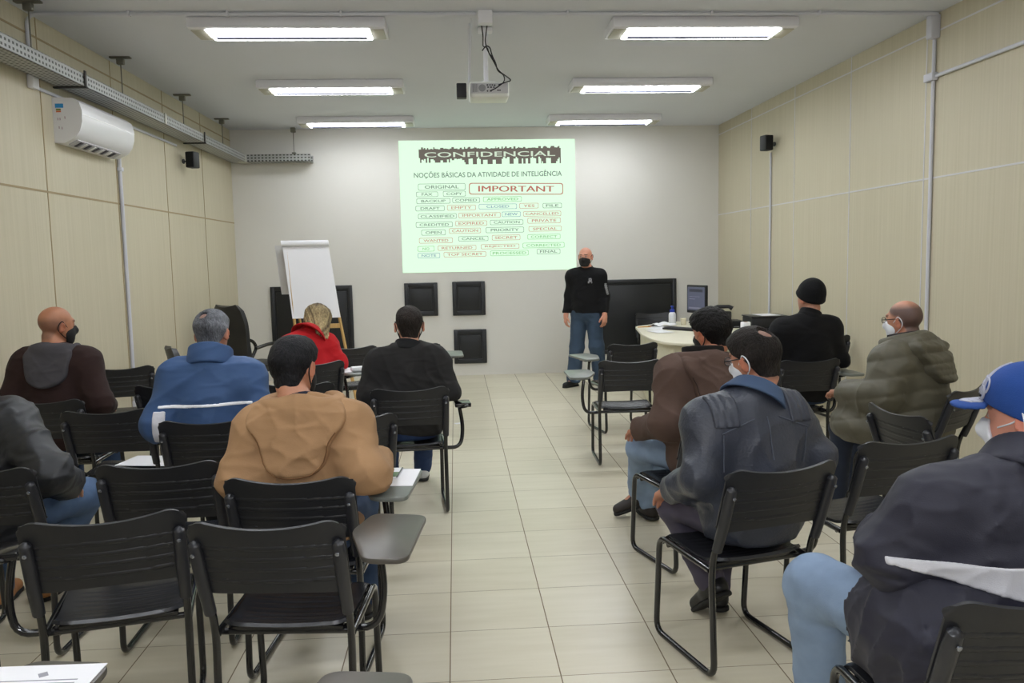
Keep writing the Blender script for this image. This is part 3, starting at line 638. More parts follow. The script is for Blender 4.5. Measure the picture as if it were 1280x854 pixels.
for a_, b_, nm_ in (((2.20, 9.72), (2.66, 10.0), 'end_panel'), ((2.20, 9.70), (2.06, 8.80), 'modesty_panel'), ((2.06, 8.80), (2.045, 8.2), 'modesty_panel'), ((2.045, 8.2), (2.12, 7.88), 'end_panel'), ((2.12, 7.88), (2.36, 7.80), 'end_panel'), ((2.36, 7.80), (2.64, 8.05), 'end_panel')):
    vpanel(a_, b_, 0.02, DZ-0.028, 0.022, nm_)
vpanel((3.0, 8.52), (3.56, 8.49), 0.0, DZ-0.028, 0.03, 'end_panel')
vpanel((3.54, 8.55), (3.54, 10.3), 0.0, DZ-0.028, 0.02, 'back_panel')
m = MB(); m.lathe([(0.03, 0.0), (0.03, DZ-0.028)], (2.55, 8.4, 0), 14); part('support_leg', m, M_grey, r)

# monitor
r = thing('monitor', 'black flat monitor on the desk, screen turned toward the presenter', 'monitor', (2.95, 9.93, DZ), math.radians(-72))
m = MB(); m.box((0, 0, 0.30), (0.40, 0.035, 0.345), 0.008); part('bezel', m, M_spk, r)
m = MB(); m.box((0, -0.019, 0.305), (0.355, 0.003, 0.285)); scr = part('screen', m, mat('screen_glow', (70, 74, 92), 0.3, emit=(118, 122, 150), estr=0.2), r)
m = MB(); m.box((0, -0.0215, 0.405), (0.28, 0.002, 0.035)); part('screen_bar', m, mat('screen_bar_dark', (60, 62, 76), 0.4), scr)
m = MB(); m.box((-0.08, -0.0215, 0.30), (0.12, 0.002, 0.006)); m.box((-0.03, -0.0215, 0.33), (0.22, 0.002, 0.004)); m.box((0, -0.0215, 0.19), (0.3, 0.002, 0.02)); part('screen_lines', m, mat('screen_line_pale', (140, 140, 160), 0.4), scr)
m = MB(); m.box((0, 0.045, 0.30), (0.22, 0.06, 0.20), 0.02); part('back_shell', m, M_spk, r)
m = MB(); m.tube([(0, 0.05, 0.02), (0, 0.05, 0.25)], 0.022, 12); m.box((0, 0.03, 0.009), (0.22, 0.17, 0.018), 0.006); part('stand', m, M_spk, r)
# keyboard
r = thing('keyboard', 'black keyboard on the cream desk in front of the monitor', 'keyboard', (2.53, 9.12, DZ), math.radians(-55))
m = MB(); m.box((0, 0, 0.011), (0.44, 0.15, 0.022), 0.006); part('case', m, M_spk, r)
m = MB()
for i in range(14):
    for j in range(5): m.box((-0.195+0.03*i, -0.05+0.025*j, 0.025), (0.024, 0.019, 0.007), 0.002)
part('keys', m, mat('key_grey', (52, 52, 58), 0.5), r)['kind'] = 'stuff'
# bottle
r = thing('sanitiser_bottle', 'small white bottle with blue cap on the desk', 'bottle', (2.62, 9.86, DZ))
m = MB(); m.lathe([(0.04, 0), (0.044, 0.006), (0.044, 0.12), (0.036, 0.145), (0.02, 0.155)], (0, 0, 0), 20); part('bottle', m, mat('bottle_white', (228, 230, 236), 0.4), r)
m = MB(); m.lathe([(0.03, 0.155), (0.03, 0.185), (0.012, 0.19), (0.012, 0.215), (0.02, 0.216), (0.02, 0.228), (0.004, 0.23)], (0, 0, 0), 16); part('cap', m, mat('cap_blue', (42, 66, 168), 0.4), r, 'blue pump cap')
for i, (x, y, rz, w, h, lb) in enumerate(((2.33, 9.35, 0.4, 0.3, 0.21, 'white paper on the desk edge by the yellow pencil'), (2.42, 9.50, 0.9, 0.21, 0.3, 'upper white paper of the overlapping papers on the desk'), (2.24, 8.95, 0.2, 0.21, 0.3, 'white paper on the desk lying before the keyboard'))):
    paper((x, y, DZ+0.0005+0.002*i), rz, w, h, lb)
def crf(u, v): return (u*0.13, v*0.10, 0.02+0.025*math.exp(-(u*u+v*v)*1.5)+0.008*math.sin(5*u+3*v)+0.006*math.sin(7*v))
m = MB(); m.sheet(10, 10, crf, 0.003); single('crumpled_cloth', m, M_paper, 'crumpled white cloth on the desk beside the bottle', 'cloth', (2.46, 9.66, DZ), 0.3)
m = MB(); m.tube([(-0.09, 0, 0.005), (0.07, 0, 0.005), (0.09, 0, 0.005)], [0.0045, 0.0045, 0.0008], 6); single('pencil', m, mat('pencil_yellow', (214, 150, 48), 0.5), 'yellow pencil on the near corner of the desk', 'pencil', (2.22, 9.60, DZ), 0.2)
m = MB(); m.tube([(-0.09, 0, 0.006), (0.09, 0, 0.006)], 0.006, 8); single('marker_pen', m, mat('marker_dark', (70, 34, 30), 0.5), 'dark marker pen on the desk by the papers', 'pen', (2.36, 9.68, DZ), 0.3)
r = thing('paper_cup', 'small cream cup on the desk between bottle and monitor', 'cup', (2.74, 9.80, DZ))
m = MB(); m.lathe([(0.028, 0), (0.036, 0.075), (0.034, 0.075), (0.027, 0.006)], (0, 0, 0), 18); part('cup_body', m, mat('cup_cream', (224, 216, 190), 0.6), r)
m = MB(); m.lathe([(0.037, 0.072), (0.039, 0.076), (0.037, 0.079), (0.034, 0.076)], (0, 0, 0), 18); part('rim', m, mat('cup_cream', (224, 216, 190), 0.6), r)
# telephone
r = thing('desk_telephone', 'black desk telephone behind the brown jacketed man’s head', 'telephone', (3.28, 9.95, DZ+0.022), math.radians(-20))
m = MB(); m.box((0, 0, 0.05), (0.2, 0.2, 0.09), 0.02, R=Matrix.Rotation(0.3, 3, 'X')); part('base', m, M_spk, r)
m = MB(); m.tube([(-0.11, 0.03, 0.15), (-0.07, 0.03, 0.175), (0.07, 0.03, 0.175), (0.11, 0.03, 0.15)], [0.03, 0.022, 0.022, 0.03], 10); part('handset', m, M_spk, r)
m = MB(); m.box((0.03, -0.06, 0.075), (0.09, 0.07, 0.01), 0.003, R=Matrix.Rotation(0.3, 3, 'X')); part('keypad', m, mat('key_grey', (52, 52, 58)), r)
# printer-like boxes
r = thing('document_scanner', 'flat black device lying on the desk behind the white roll', 'scanner', (3.10, 9.32, DZ), math.radians(-4))
m = MB(); m.box((0, 0, 0.04), (0.36, 0.28, 0.08), 0.008); part('casing', m, M_spk, r)
m = MB(); m.box((0, -0.141, 0.04), (0.28, 0.004, 0.03)); part('slot', m, mat('slot_black', (8, 8, 9), 0.6), r)
m = MB(); m.box((0.09, -0.143, 0.016), (0.06, 0.004, 0.008)); part('badge', m, mat('badge_silver', (150, 150, 150), 0.4, 0.5), r)
r = thing('printer', 'black printer with a white sheet on top, at the wall end of the desk', 'printer', (3.385, 8.84, DZ), math.radians(-2))
m = MB(); m.box((0, 0, 0.075), (0.40, 0.34, 0.15), 0.012); part('casing', m, M_spk, r)
m = MB(); m.box((0, 0, 0.158), (0.42, 0.35, 0.014), 0.005); part('lid', m, mat('printer_lid', (34, 34, 38), 0.4), r)
m = MB(); m.box((0.0, -0.19, 0.03), (0.28, 0.08, 0.012), 0.003); part('paper_tray', m, M_spk, r)
paper((3.41, 8.88, DZ+0.1655), 0.05, 0.21, 0.29, 'white sheet lying on top of the black printer')
r = thing('paper_roll', 'white paper towel roll standing on the desk beside the black printer', 'paper roll', (3.08, 8.60, DZ))
m = MB(); m.lathe([(0.022, 0.002), (0.048, 0.0), (0.052, 0.006), (0.052, 0.108), (0.047, 0.115), (0.022, 0.113), (0.022, 0.002)], (0, 0, 0), 22); part('roll', m, M_paper, r)
m = MB(); m.lathe([(0.0215, 0.001), (0.0215, 0.116), (0.019, 0.116), (0.019, 0.001)], (0, 0, 0), 18); part('core', m, mat('cardboard', (176, 146, 108), 0.8), r)
m = MB(); m.box((0, 0, 0.02), (0.12, 0.08, 0.04), 0.004); single('small_box', m, M_desk, 'small cream box on the desk edge by the paper roll', 'box', (3.22, 8.56, DZ), 0.2)
# ------------------------------------------------------------------ people: signed-distance bodies meshed as one continuous surface
F32 = np.float32
def A(*p): return np.array(p, F32)
def nrm(v): v = np.asarray(v, F32); return v/(np.linalg.norm(v)+1e-9)
def ell(P, c, r, R=None):
    q = P-np.asarray(c, F32)
    if R is not None: q = q @ R
    r = np.asarray(r, F32); a = q/r; k0 = np.sqrt((a*a).sum(1)); a = a/r; k1 = np.sqrt((a*a).sum(1))
    return k0*(k0-1)/np.maximum(k1, 1e-6)
def sph(P, c, r): q = P-np.asarray(c, F32); return np.sqrt((q*q).sum(1))-r
def cap(P, a, b, ra, rb=None):
    rb = ra if rb is None else rb
    a = np.asarray(a, F32); b = np.asarray(b, F32); ba = b-a; q = P-a
    t = np.clip(q @ ba/max(float(ba @ ba), 1e-9), 0, 1); d = q-t[:, None]*ba
    return np.sqrt((d*d).sum(1))-(ra+t*(rb-ra))
def boxd(P, c, h, R=None, r=0.0):
    q = P-np.asarray(c, F32)
    if R is not None: q = q @ R
    q = np.abs(q)-(np.asarray(h, F32)-r); m = np.maximum(q, 0)
    return np.sqrt((m*m).sum(1))+np.minimum(q.max(1), 0)-r
def smin(a, b, k): h = np.maximum(k-np.abs(a-b), 0)/k; return np.minimum(a, b)-h*h*k*0.25
def smax(a, b, k): return -smin(-a, -b, k)
def U(ds, k):
    o = ds[0]
    for d in ds[1:]: o = smin(o, d, k)
    return o
def rotm(pitch=0, roll=0, yaw=0):   # degrees: pitch>0 nods forward/down, roll>0 leans toward +x, yaw>0 turns toward -x
    p, r, y = map(math.radians, (pitch, roll, yaw))
    M = Matrix.Rotation(y, 3, 'Z') @ Matrix.Rotation(r, 3, 'Y') @ Matrix.Rotation(-p, 3, 'X')
    return np.array(M, F32)
def waves(P, seed, f=16.0, n=5):
    rg = np.random.RandomState(seed); s = np.zeros(len(P), F32)
    for i in range(n):
        d = nrm(rg.randn(3)); e = nrm(rg.randn(3)); ff = f*rg.uniform(0.6, 1.6)
        s += np.sin(P @ d*ff+rg.uniform(0, 6)+1.3*np.sin(P @ e*ff*0.55+rg.uniform(0, 6)))
    return s/n
def creases(P, seed, f=14.0):
    Q = P*A(1, 1, 1.35); a = waves(Q, seed, f, 3); b = waves(Q, seed+7, f*0.7, 4); c = waves(Q, seed+13, f*1.7, 3)
    return (1-2*np.sqrt(np.minimum(np.abs(a)*1.6, 1)))*0.65+b*0.35+(1-2*np.sqrt(np.minimum(np.abs(c)*1.6, 1)))*0.35

def surface(fn, lo, hi, h, B=8):
    lo = np.asarray(lo, F32); n = np.ceil((np.asarray(hi, F32)-lo)/h/B).astype(int)
    ax = [np.arange(k) for k in n]; g = np.stack(np.meshgrid(*ax, indexing='ij'), -1).reshape(-1, 3)
    cen = lo+(g*B+(B-1)/2.0)*h
    d = fn(cen.astype(F32)); keep = np.abs(d) < h*B*0.87*1.7+0.012
    F = np.repeat(np.repeat(np.repeat(np.sign(d).reshape(n)+0.0, B, 0), B, 1), B, 2).astype(F32)
    off = np.stack(np.meshgrid(*[np.arange(B)]*3, indexing='ij'), -1).reshape(-1, 3)
    kb = g[keep]
    for s in range(0, len(kb), 200):
        ii = (kb[s:s+200, None, :]*B+off[None]).reshape(-1, 3)
        F[ii[:, 0], ii[:, 1], ii[:, 2]] = fn((lo+ii*F32(h)).astype(F32))
    S = F < 0; S[0] = S[-1] = False; S[:, 0] = S[:, -1] = False; S[:, :, 0] = S[:, :, -1] = False
    F = np.where(S, np.minimum(F, -1e-7), np.maximum(F, 1e-7))
    c = np.zeros([k-1 for k in S.shape], np.int8)
    cs = [(i, j, k) for i in (0, 1) for j in (0, 1) for k in (0, 1)]; X, Y, Z = S.shape
    for (i, j, k) in cs: c += S[i:X-1+i, j:Y-1+j, k:Z-1+k]
    act = (c > 0) & (c < 8); ids = np.argwhere(act); idx = np.full(act.shape, -1, np.int32); idx[act] = np.arange(len(ids))
    acc = np.zeros((len(ids), 3), F32); cnt = np.zeros(len(ids), F32)
    for a in cs:
        for k in range(3):
            if a[k]: continue
            b = list(a); b[k] = 1; ia = ids+np.array(a); ib = ids+np.array(b)
            fa = F[ia[:, 0], ia[:, 1], ia[:, 2]]; fb = F[ib[:, 0], ib[:, 1], ib[:, 2]]; m = (fa < 0) != (fb < 0)
            t = np.where(m, fa/np.where(m, fa-fb, 1), 0); p = np.array(a, F32)[None]+t[:, None]*(np.array(b)-np.array(a))[None]
            acc += p*m[:, None]; cnt += m
    V = (ids+acc/np.maximum(cnt, 1)[:, None])*h+lo
    Q = []
    for k in range(3):
        u, v = (k+1) % 3, (k+2) % 3
        sl0 = [slice(None)]*3; sl1 = [slice(None)]*3; sl0[k] = slice(0, -1); sl1[k] = slice(1, None)
        df = S[tuple(sl0)] != S[tuple(sl1)]; e = np.argwhere(df)
        e = e[(e[:, u] > 0) & (e[:, v] > 0)]
        du = np.zeros(3, int); du[u] = 1; dv = np.zeros(3, int); dv[v] = 1
        q = [e-du-dv, e-dv, e, e-du]; q = np.stack([idx[t_[:, 0], t_[:, 1], t_[:, 2]] for t_ in q], 1)
        ins = S[e[:, 0], e[:, 1], e[:, 2]]; q[~ins] = q[~ins][:, ::-1]; Q.append(q)
    Q = np.concatenate(Q); Q = Q[(Q >= 0).all(1)]
    return V.astype(F32), Q
def np_mesh(name, V, Q, mats, col=None):
    me = bpy.data.meshes.new(name); me.vertices.add(len(V)); me.vertices.foreach_set('co', V.astype(F32).ravel())
    me.loops.add(len(Q)*4); me.loops.foreach_set('vertex_index', Q.astype(np.int32).ravel())
    me.polygons.add(len(Q)); me.polygons.foreach_set('loop_start', np.arange(0, len(Q)*4, 4, dtype=np.int32))
    me.update(calc_edges=True); me.validate()
    me.polygons.foreach_set('use_smooth', np.ones(len(me.polygons), bool)); me.materials.append(mats)
    if col is not None and len(me.vertices) == len(V):
        at = me.color_attributes.new('Col', 'FLOAT_COLOR', 'POINT'); c = np.ones((len(V), 4), F32); c[:, :3] = col; at.data.foreach_set('color', c.ravel())
    me.update(); return me
def sd(name, fn, lo, hi, h, m, parent=None, col=None, smooth=0):
    V, Q = surface(fn, lo, hi, h)
    if len(Q) == 0: print('EMPTY', name); return None
    if smooth:
        for _ in range(smooth):
            acc = np.zeros_like(V); cn = np.zeros(len(V), F32)
            for a, b in ((0, 1), (1, 2), (2, 3), (3, 0)):
                np.add.at(acc, Q[:, a], V[Q[:, b]]); np.add.at(cn, Q[:, a], 1); np.add.at(acc, Q[:, b], V[Q[:, a]]); np.add.at(cn, Q[:, b], 1)
            V = 0.5*V+0.5*acc/np.maximum(cn, 1)[:, None]
    return link(name, np_mesh(name, V, Q, m, None if col is None else col(V)), parent)

M_skin = mat('skin', (200, 150, 120), 0.5, vcol=True, var=0.06, vscale=30, bump=0.08, bscale=300)
M_hairm = mat('hair', (30, 26, 24), 0.6, spec=0.15, vcol=True, var=0.45, vscale=110, bump=0.8, bscale=170, stretch=(1, 1, 0.5))
M_sole = mat('shoe_sole', (24, 24, 24), 0.7)
def cloth(n, rgb, rough=0.85, var=0.07, vs=14, bump=0.12, bs=350, sheen=0.03, spec=0.2, wr=0.35): return mat('cloth_'+n, rgb, rough, spec=spec, var=var, vscale=vs, bump=bump, bscale=bs, sheen=sheen, wrink=wr)
def skinrgb(c): return np.array(lin(c)[:3], F32)

LASTDX = [0.0]
class Person:
    """joints in the person's own frame (x to their right, y ahead, z up), metres"""
    def __init__(s, **k):
        s.bulk = 1.0; s.belly = 1.0; s.sw = 0.165; s.lean = 8; s.side = 0; s.twist = 0; s.head = (0, 0, 0); s.hs = 1.0; s.neckf = 0.0
        s.back = True; s.stand = False; s.seatcut = True; s.leg_r = 1.0; s.hoff = (0, 0, 0); s.th = 0.0; s.ear = 0.0; s.lumps = []; s.cuts = []; s.cx = -LASTDX[0]
        s.pel = A(0, .27, .545); s.hip = [A(-.09, .27, .535), A(.09, .27, .535)]
        s.knee = [A(-.13, .66, .515), A(.13, .66, .515)]; s.ank = [A(-.13, .70, .09), A(.13, .70, .09)]
        s.toe = [(-.1, 1, 0), (.1, 1, 0)]; s.elb = [A(-.235, .26, .76), A(.235, .26, .76)]; s.wri = [A(-.15, .52, .70), A(.15, .52, .70)]
        s.curl = 0.5; s.h = 0.007; s.hdir = [None, None]; s.hnrm = [None, None]
        s.__dict__.update(k)
        s.R = rotm(s.lean, s.side, s.twist)
        s.ch = s.up(0, 0, .305+s.th*.7); s.be = s.up(0, 0.005, .13+s.th*.3); s.sh = [s.up(-s.sw, -.005, .40+s.th), s.up(s.sw, -.005, .40+s.th)]
        s.nb = s.up(0, -.03, .45+s.th); s.hc = s.up(0, .015+s.neckf, .635+s.th)+A(*s.hoff); s.HR = rotm(*s.head); s.nt = s.hc+s.HR @ A(0, -.03, -.07)
    def up(s, x, y, z): return s.pel+s.R @ A(x, y, z)
    # --- raw volumes
    def torso(s, P, g=0.0):
        b = s.bulk
        d = [ell(P, s.ch, (.170*b+g, .118*b+g, .195+g), s.R), ell(P, s.be, (.165*b+g, .125*b*s.belly+g, .18+g), s.R), ell(P, s.pel, (.175*b+g, .135+g, .125+g))]
        d.append(cap(P, s.sh[0], s.sh[1], .060+g)); d.append(cap(P, s.nb+s.R @ A(0, 0, .015), s.sh[0], .046+g*.5, .052+g)); d.append(cap(P, s.nb+s.R @ A(0, 0, .015), s.sh[1], .046+g*.5, .052+g))
        return U(d, .07)
    def arm(s, P, i, g=0.0, loose=0.0):
        return smin(cap(P, s.sh[i], s.elb[i], .054*s.bulk**.5+g, .042+g+loose), cap(P, s.elb[i], s.wri[i], .041+g+loose, .029+g+loose*.7), .03)
    def leg(s, P, i, g=0.0, loose=0.0):
        k = s.leg_r
        return smin(cap(P, s.hip[i], s.knee[i], .088*k+g, .060*k+g+loose*.4), cap(P, s.knee[i], s.ank[i], .058*k+g+loose*.5, .042+g+loose), .04)
    def hand(s, P, i):
        sg = (-1, 1)[i]; w = s.wri[i]; d = nrm(s.hdir[i]) if s.hdir[i] is not None else nrm(w-s.elb[i])
        n = nrm(s.hnrm[i]) if s.hnrm[i] is not None else A(0, 0, -1)      # palm normal
        n = nrm(n-d*float(n @ d)); t = nrm(np.cross(d, n))*1.0              # across the palm
        if float(t[0])*sg > 0: t = -t                                       # thumb side toward the body
        pc = w+d*.055; R = np.stack([t, d, n], 1)
        o = boxd(P, pc, (.040, .048, .014), R, .012); o = smin(o, cap(P, w-d*.02, w+d*.03, .027, .026), .03)
        L = (.062, .072, .068, .052)
        for k in range(4):
            b = w+d*.098+t*(.030-.020*k)+n*.002; a1 = s.curl*.9; a2 = s.curl*1.8
            j1 = b+(d*math.cos(a1)+n*math.sin(a1))*L[k]*.5; j2 = j1+(d*math.cos(a2)+n*math.sin(a2))*L[k]*.5
            o = smin(o, np.minimum(cap(P, b-d*.02, j1, .0095, .0088), cap(P, j1, j2, .0088, .0075)), .006)
        b = w+d*.030+t*.032; j1 = b+nrm(d*.75+t*.6+n*.35)*.045; j2 = j1+nrm(d+t*.1+n*.4)*.032
        return smin(o, np.minimum(cap(P, b, j1, .014, .011), cap(P, j1, j2, .011, .0085)), .010)
    def Hd(s, P): return ((P-s.hc) @ s.HR)/s.hs
    def cranium(s, q, g=0.0): return ell(q, (0, -.012, .028), (.077+g, .097+g, .088+g))
    def headsd(s, P):
        q = s.Hd(P)
        d = s.cranium(q)
        d = smin(d, ell(q, (0, .026, -.045), (.060, .066, .074)), .05)
        d = smin(d, ell(q, (0, .060, -.092), (.026, .026, .022)), .03)
        d = smin(d, cap(q, (-.034, .082, .030), (.034, .082, .030), .011), .02)
        for x in (-.031, .031): d = smax(d, -sph(q, (x, .098, .010), .017), .014)
        for x in (-.031, .031): d = np.minimum(d, sph(q, (x, .079, .010), .0125))
        d = smin(d, cap(q, (0, .090, .012), (0, .110, -.022), .009, .014), .014); d = smin(d, cap(q, (-.014, .094, -.027), (.014, .094, -.027), .008), .012)
        d = smin(d, cap(q, (-.018, .088, -.060), (.018, .088, -.060), .007), .010); d = smax(d, -cap(q, (-.022, .098, -.0615), (.022, .098, -.0615), .0025), .004)
        for x in (-1, 1):
            Re = rotm(8, 0, -22*x); e = ell(q, (x*(.083+s.ear), -.012, -.008), (.010, .021, .034), Re); e = smax(e, -ell(q, (x*(.095+s.ear), -.006, -.006), (.009, .011, .020), Re), .006); d = smin(d, e, .010)
        return d*s.hs
    def body(s, P):
        tor = s.torso(P); d = [tor]
        for i in (0, 1): d += [s.arm(P, i), s.leg(P, i)]
        o = U(d, .045)
        o = smin(o, cap(P, s.nb, s.nt, .060, .056), .04)
        for i in (0, 1):
            o = smin(o, s.hand(P, i), .012)
            a = s.ank[i]; t = nrm(s.toe[i]); uv = np.cross(nrm(np.cross(t, A(0, 0, 1))), t); o = smin(o, cap(P, a-uv*.012, a+t*.12-uv*.050, .034, .026), .02)
        o = np.minimum(o, smin(o, s.headsd(P), .012))
        return s.cut(o, P, 0.006)
    def cut(s, d, P, g):
        """keeps the figure off the seat and the backrest it sits on"""
        if not s.seatcut: return d
        for (c, h) in s.cuts: d = smax(d, -boxd(P, c, np.asarray(h, F32)+g), .010)
        d = smax(d, -boxd(P, (s.cx, .33, .39), (.25, .222, .060+g)), .012)
        if s.back:
            n = nrm(A(0, 1, .333)); bow = -.030*(1-np.clip((P[:, 0]-s.cx)/.225, -1, 1)**2)*.6; pl = (P-A(0, .002+g, .80)) @ n-bow; pl = np.maximum(pl, P[:, 2]-.838-g); pl = np.maximum(pl, np.abs(P[:, 0]-s.cx)-.265); pl = np.maximum(pl, .40-P[:, 2])
            d = smax(d, -pl, .012)
        return d
    def bounds(s, pad=.16):
        pts = np.stack(s.sh+s.elb+s.wri+s.knee+s.ank+[s.hc, s.pel, s.ch]); return pts.min(0)-pad-.06, pts.max(0)+pad+.06

def hairline(q, ys=(-.13, -.085, -.06, -.035, -.012, .012, .045, .075, .12), zs=(-.102, -.100, -.085, -.050, .020, .018, .035, .068, .085)):
    return np.interp(q[:, 1], ys, zs)-q[:, 2]

def make_person(p, label, loc, rz, skin=(196, 146, 118), hair=None, hair_rgb=(34, 30, 28), hair_g=.010, stub=None, bald_spot=None,
                top=None, top_g=.024, top_loose=.012, hem=.50, fold=.006, seed=1, collar='stand', top_name='jacket', quilt=False,
                trou=None, trou_name='jeans', trou_g=.010, trou_loose=.012, shoe=None, shoe_rgb=None, extra=None, cuff=.01, ff=14, hood=None, collar_rgb=None, inner=None):
    lo, hi = p.bounds()
    sc = skinrgb(skin)
    def scol(V):
        q = p.Hd(V); c = np.repeat(sc[None], len(V), 0)
        n = np.sqrt((q*q).sum(1)) < .2
        lips = n & (np.abs(q[:, 2]+.0605) < .010) & (np.abs(q[:, 0]) < .024) & (q[:, 1] > .07); c[lips] = sc*np.array([.78, .55, .52])
        for x in (-.031, .031):
            e = n & (np.sqrt(((q-A(x, .079, .010))**2).sum(1)) < .0133) & (q[:, 1] > .082) & (np.abs(q[:, 2]-.009) < .0062); c[e] = (.45, .42, .40)
            e2 = e & (np.hypot(q[:, 0]-x, q[:, 2]-.010) < .0062); c[e2] = (.03, .02, .015)
            br = n & (np.abs(q[:, 2]-.036-.004*np.sign(-1)) < .0055) & (np.abs(q[:, 0]-x) < .019) & (q[:, 1] > .06); c[br] = sc*.35
        if stub is not None:
            m = n & (hairline(q) < 0); w = np.clip(-hairline(q)/.02, 0, 1)[:, None]*stub[1]
            if len(stub) > 2: w = w*np.clip((stub[2]-q[:, 2])/.035, 0, 1)[:, None]
            c = np.where(m[:, None], c*(1-w)+skinrgb(stub[0])*w, c)
        er = n & (np.abs(q[:, 0]) > .079); c[er] = c[er]*np.array([1.06, .86, .82], F32)
        return c
    root = sd('person', p.body, lo, hi, p.h, M_skin, None, scol)
    root.location = loc; root.rotation_euler = (0, 0, rz); tag(root, label, 'person')
    hb = .22*p.hs; hlo, hhi = p.hc-hb, p.hc+hb
    # --- hair
    if hair == 'short':
        hc_ = skinrgb(hair_rgb)
        def hf(P):
            q = p.Hd(P); w = waves(q, seed+40, 150, 4)*(.002+.12*max(0, hair_g-.012))+waves(q, seed+41, 55, 3)*(.002+.1*max(0, hair_g-.012))
            d = p.cranium(q, hair_g)
            d = smin(d, ell(q, (0, .026, -.045), (.060+hair_g*.6, .030, .074)), .05)
            d = smin(d, ell(q, (0, -.048, -.062), (.058+hair_g*.4, .044+hair_g*.4, .060)), .035)
            d = smin(d, ell(q, (0, .02, .07), (.062+hair_g, .075+hair_g, .045+hair_g)), .03)
            d = d-w; taper = np.clip((.03-q[:, 2])/.125, 0, 1)*(hair_g*.80+.002)+np.clip(1-(-hairline(q))/.018, 0, 1)*.003
            d = d+taper
            if bald_spot is not None:
                bp = sph(q, bald_spot[0], bald_spot[1]); d = d+np.clip(-bp/.016, 0, 1)*.020
            return smax(d, hairline(q), .006)*p.hs
        def hcl(V):
            q = p.Hd(V); t = waves(q, seed+5, 60, 4)[:, None]; c = hc_[None]*(1+.45*t)
            if isinstance(hair_rgb, tuple) and hair_rgb[0] > 80: c = c*np.clip(.65+.5*np.abs(q[:, :1])/.08, .5, 1.5)
            return np.clip(c, 0, 1)
        sd('hair', hf, hlo, hhi, .004, M_hairm, root, hcl)
    elif hair == 'long':
        def hf(P):
            q = p.Hd(P); st = np.sin(q[:, 0]*190+4*np.sin(q[:, 2]*22+q[:, 1]*30))*.003+waves(q, seed+3, 60, 3)*.003
            d = p.cranium(q, .026)
            d = smin(d, cap(q, (-.05, -.05, .03), (-.055, -.06, -.16), .048, .030), .05); d = smin(d, cap(q, (.05, -.05, .03), (.07, -.05, -.20), .048, .028), .05)
            d = smin(d, cap(q, (0, -.07, .0), (.02, -.085, -.17), .05, .035), .05); d = smin(d, cap(q, (.07, .01, .0), (.085, .03, -.17), .03, .022), .03); d = smin(d, cap(q, (-.07, .01, .0), (-.08, .03, -.13), .03, .022), .03)
            d = d-st; return smax(d, -ell(q, (0, .10, -.04), (.058, .07, .11)), .01)*p.hs
        def hcl(V):
            q = p.Hd(V); ph = np.arctan2(q[:, 0], -q[:, 1]+.02)+.8*waves(q, 3, 14, 3); t = np.clip(.45+.20*np.sin(ph*15)+.16*np.sin(ph*37+1)+.1*waves(q*A(1, 1, .3), 8, 140, 4), 0, 1)[:, None]
            t = t*np.clip(.95-q[:, 2:3]*4, .35, 1.2); t = np.clip(t, 0, 1); return skinrgb((70, 56, 44))[None]*(1-t)+skinrgb((196, 176, 132))[None]*t
        sd('hair', hf, hlo-A(.1, .1, .16), hhi+.1, .005, M_hairm, root, hcl)
    # --- upper garment
    Rt = p.R; nbase = p.nb+Rt @ A(0, .005, .035)
    def topf(P):
        d = p.torso(P, top_g)
        for (lc, lr) in p.lumps: d = smin(d, ell(P, lc, lr), .06)
        ms = []
        for i in (0, 1):
            a = p.arm(P, i, top_g*.85, top_loose); wd = nrm(p.wri[i]-p.elb[i]); a = smax(a, (P-p.wri[i]) @ wd-cuff, .008)
            d = smin(d, a, .07)
        ft = p.fold_fn(P) if hasattr(p, 'fold_fn') else 0
        d = d-creases(P, seed, ff)*fold-ft
        if quilt:
            zz = ((P-p.pel) @ Rt)[:, 2]+.012*waves(P, seed+9, 8, 3); d = d-(np.abs(np.sin(zz*PI/.105))**.6-.55)*.009
        d = smax(d, hem-P[:, 2]+(.02*np.sin(P[:, 0]*9+seed) if p.stand is False else 0), .012)
        d = smax(d, -cap(P, p.nb-Rt @ A(0, 0, .03), p.nt+Rt @ A(0, 0, .1), .064, .060), .012)
        return p.cut(d, P, .010)
    p.topf = topf
    j = sd(top_name, topf, lo-.04, hi+.04, .0075, top, root, smooth=1)
    ax0 = p.nb+Rt @ A(0, .005, .0); axd = nrm(p.nt-p.nb)
    # --- collar forms
    def ring(P, r0, r1, h0, h1, t, tilt=0.0):
        q = P-ax0; z = q @ axd; rr = q-z[:, None]*axd; yy = (rr @ Rt)[:, 1]; zz = z-h0+tilt*yy
        u = np.clip(zz/(h1-h0), 0, 1); r = np.sqrt((rr*rr).sum(1)); k = np.abs(r-(r0+(r1-r0)*u))-t
        return smax(k, np.abs(zz-(h1-h0)/2)-(h1-h0)/2, .008)
    cm = collar_rgb or top
    cf = None
    if collar == 'stand': cf = lambda P: ring(P, .088, .076, .015, .085, .010, .15)
    elif collar == 'high': cf = lambda P: ring(P, .108, .100, .0, .105, .013, .25)-waves(P, seed, 40, 3)*.003
    elif collar == 'turtle': cf = lambda P: smin(ring(P, .078, .068, .02, .105, .010), ring(P, .080, .078, .02, .062, .008), .012)
    elif collar == 'crew': cf = lambda P: ring(P, .082, .072, .025, .055, .009, .45)
    elif collar == 'fold': cf = lambda P: smin(ring(P, .082, .080, .02, .088, .008, .15), ring(P, .128, .088, .022, .088, .008, .15), .015)
    elif collar == 'coat': cf = lambda P: smin(ring(P, .088, .082, .02, .08, .009, .2), ring(P, .150, .096, .012, .08, .009, .2), .02)
    if cf is not None:
        c = sd('collar', cf, p.nb-.22, p.nt+.22, .0055, cm, j, smooth=1)
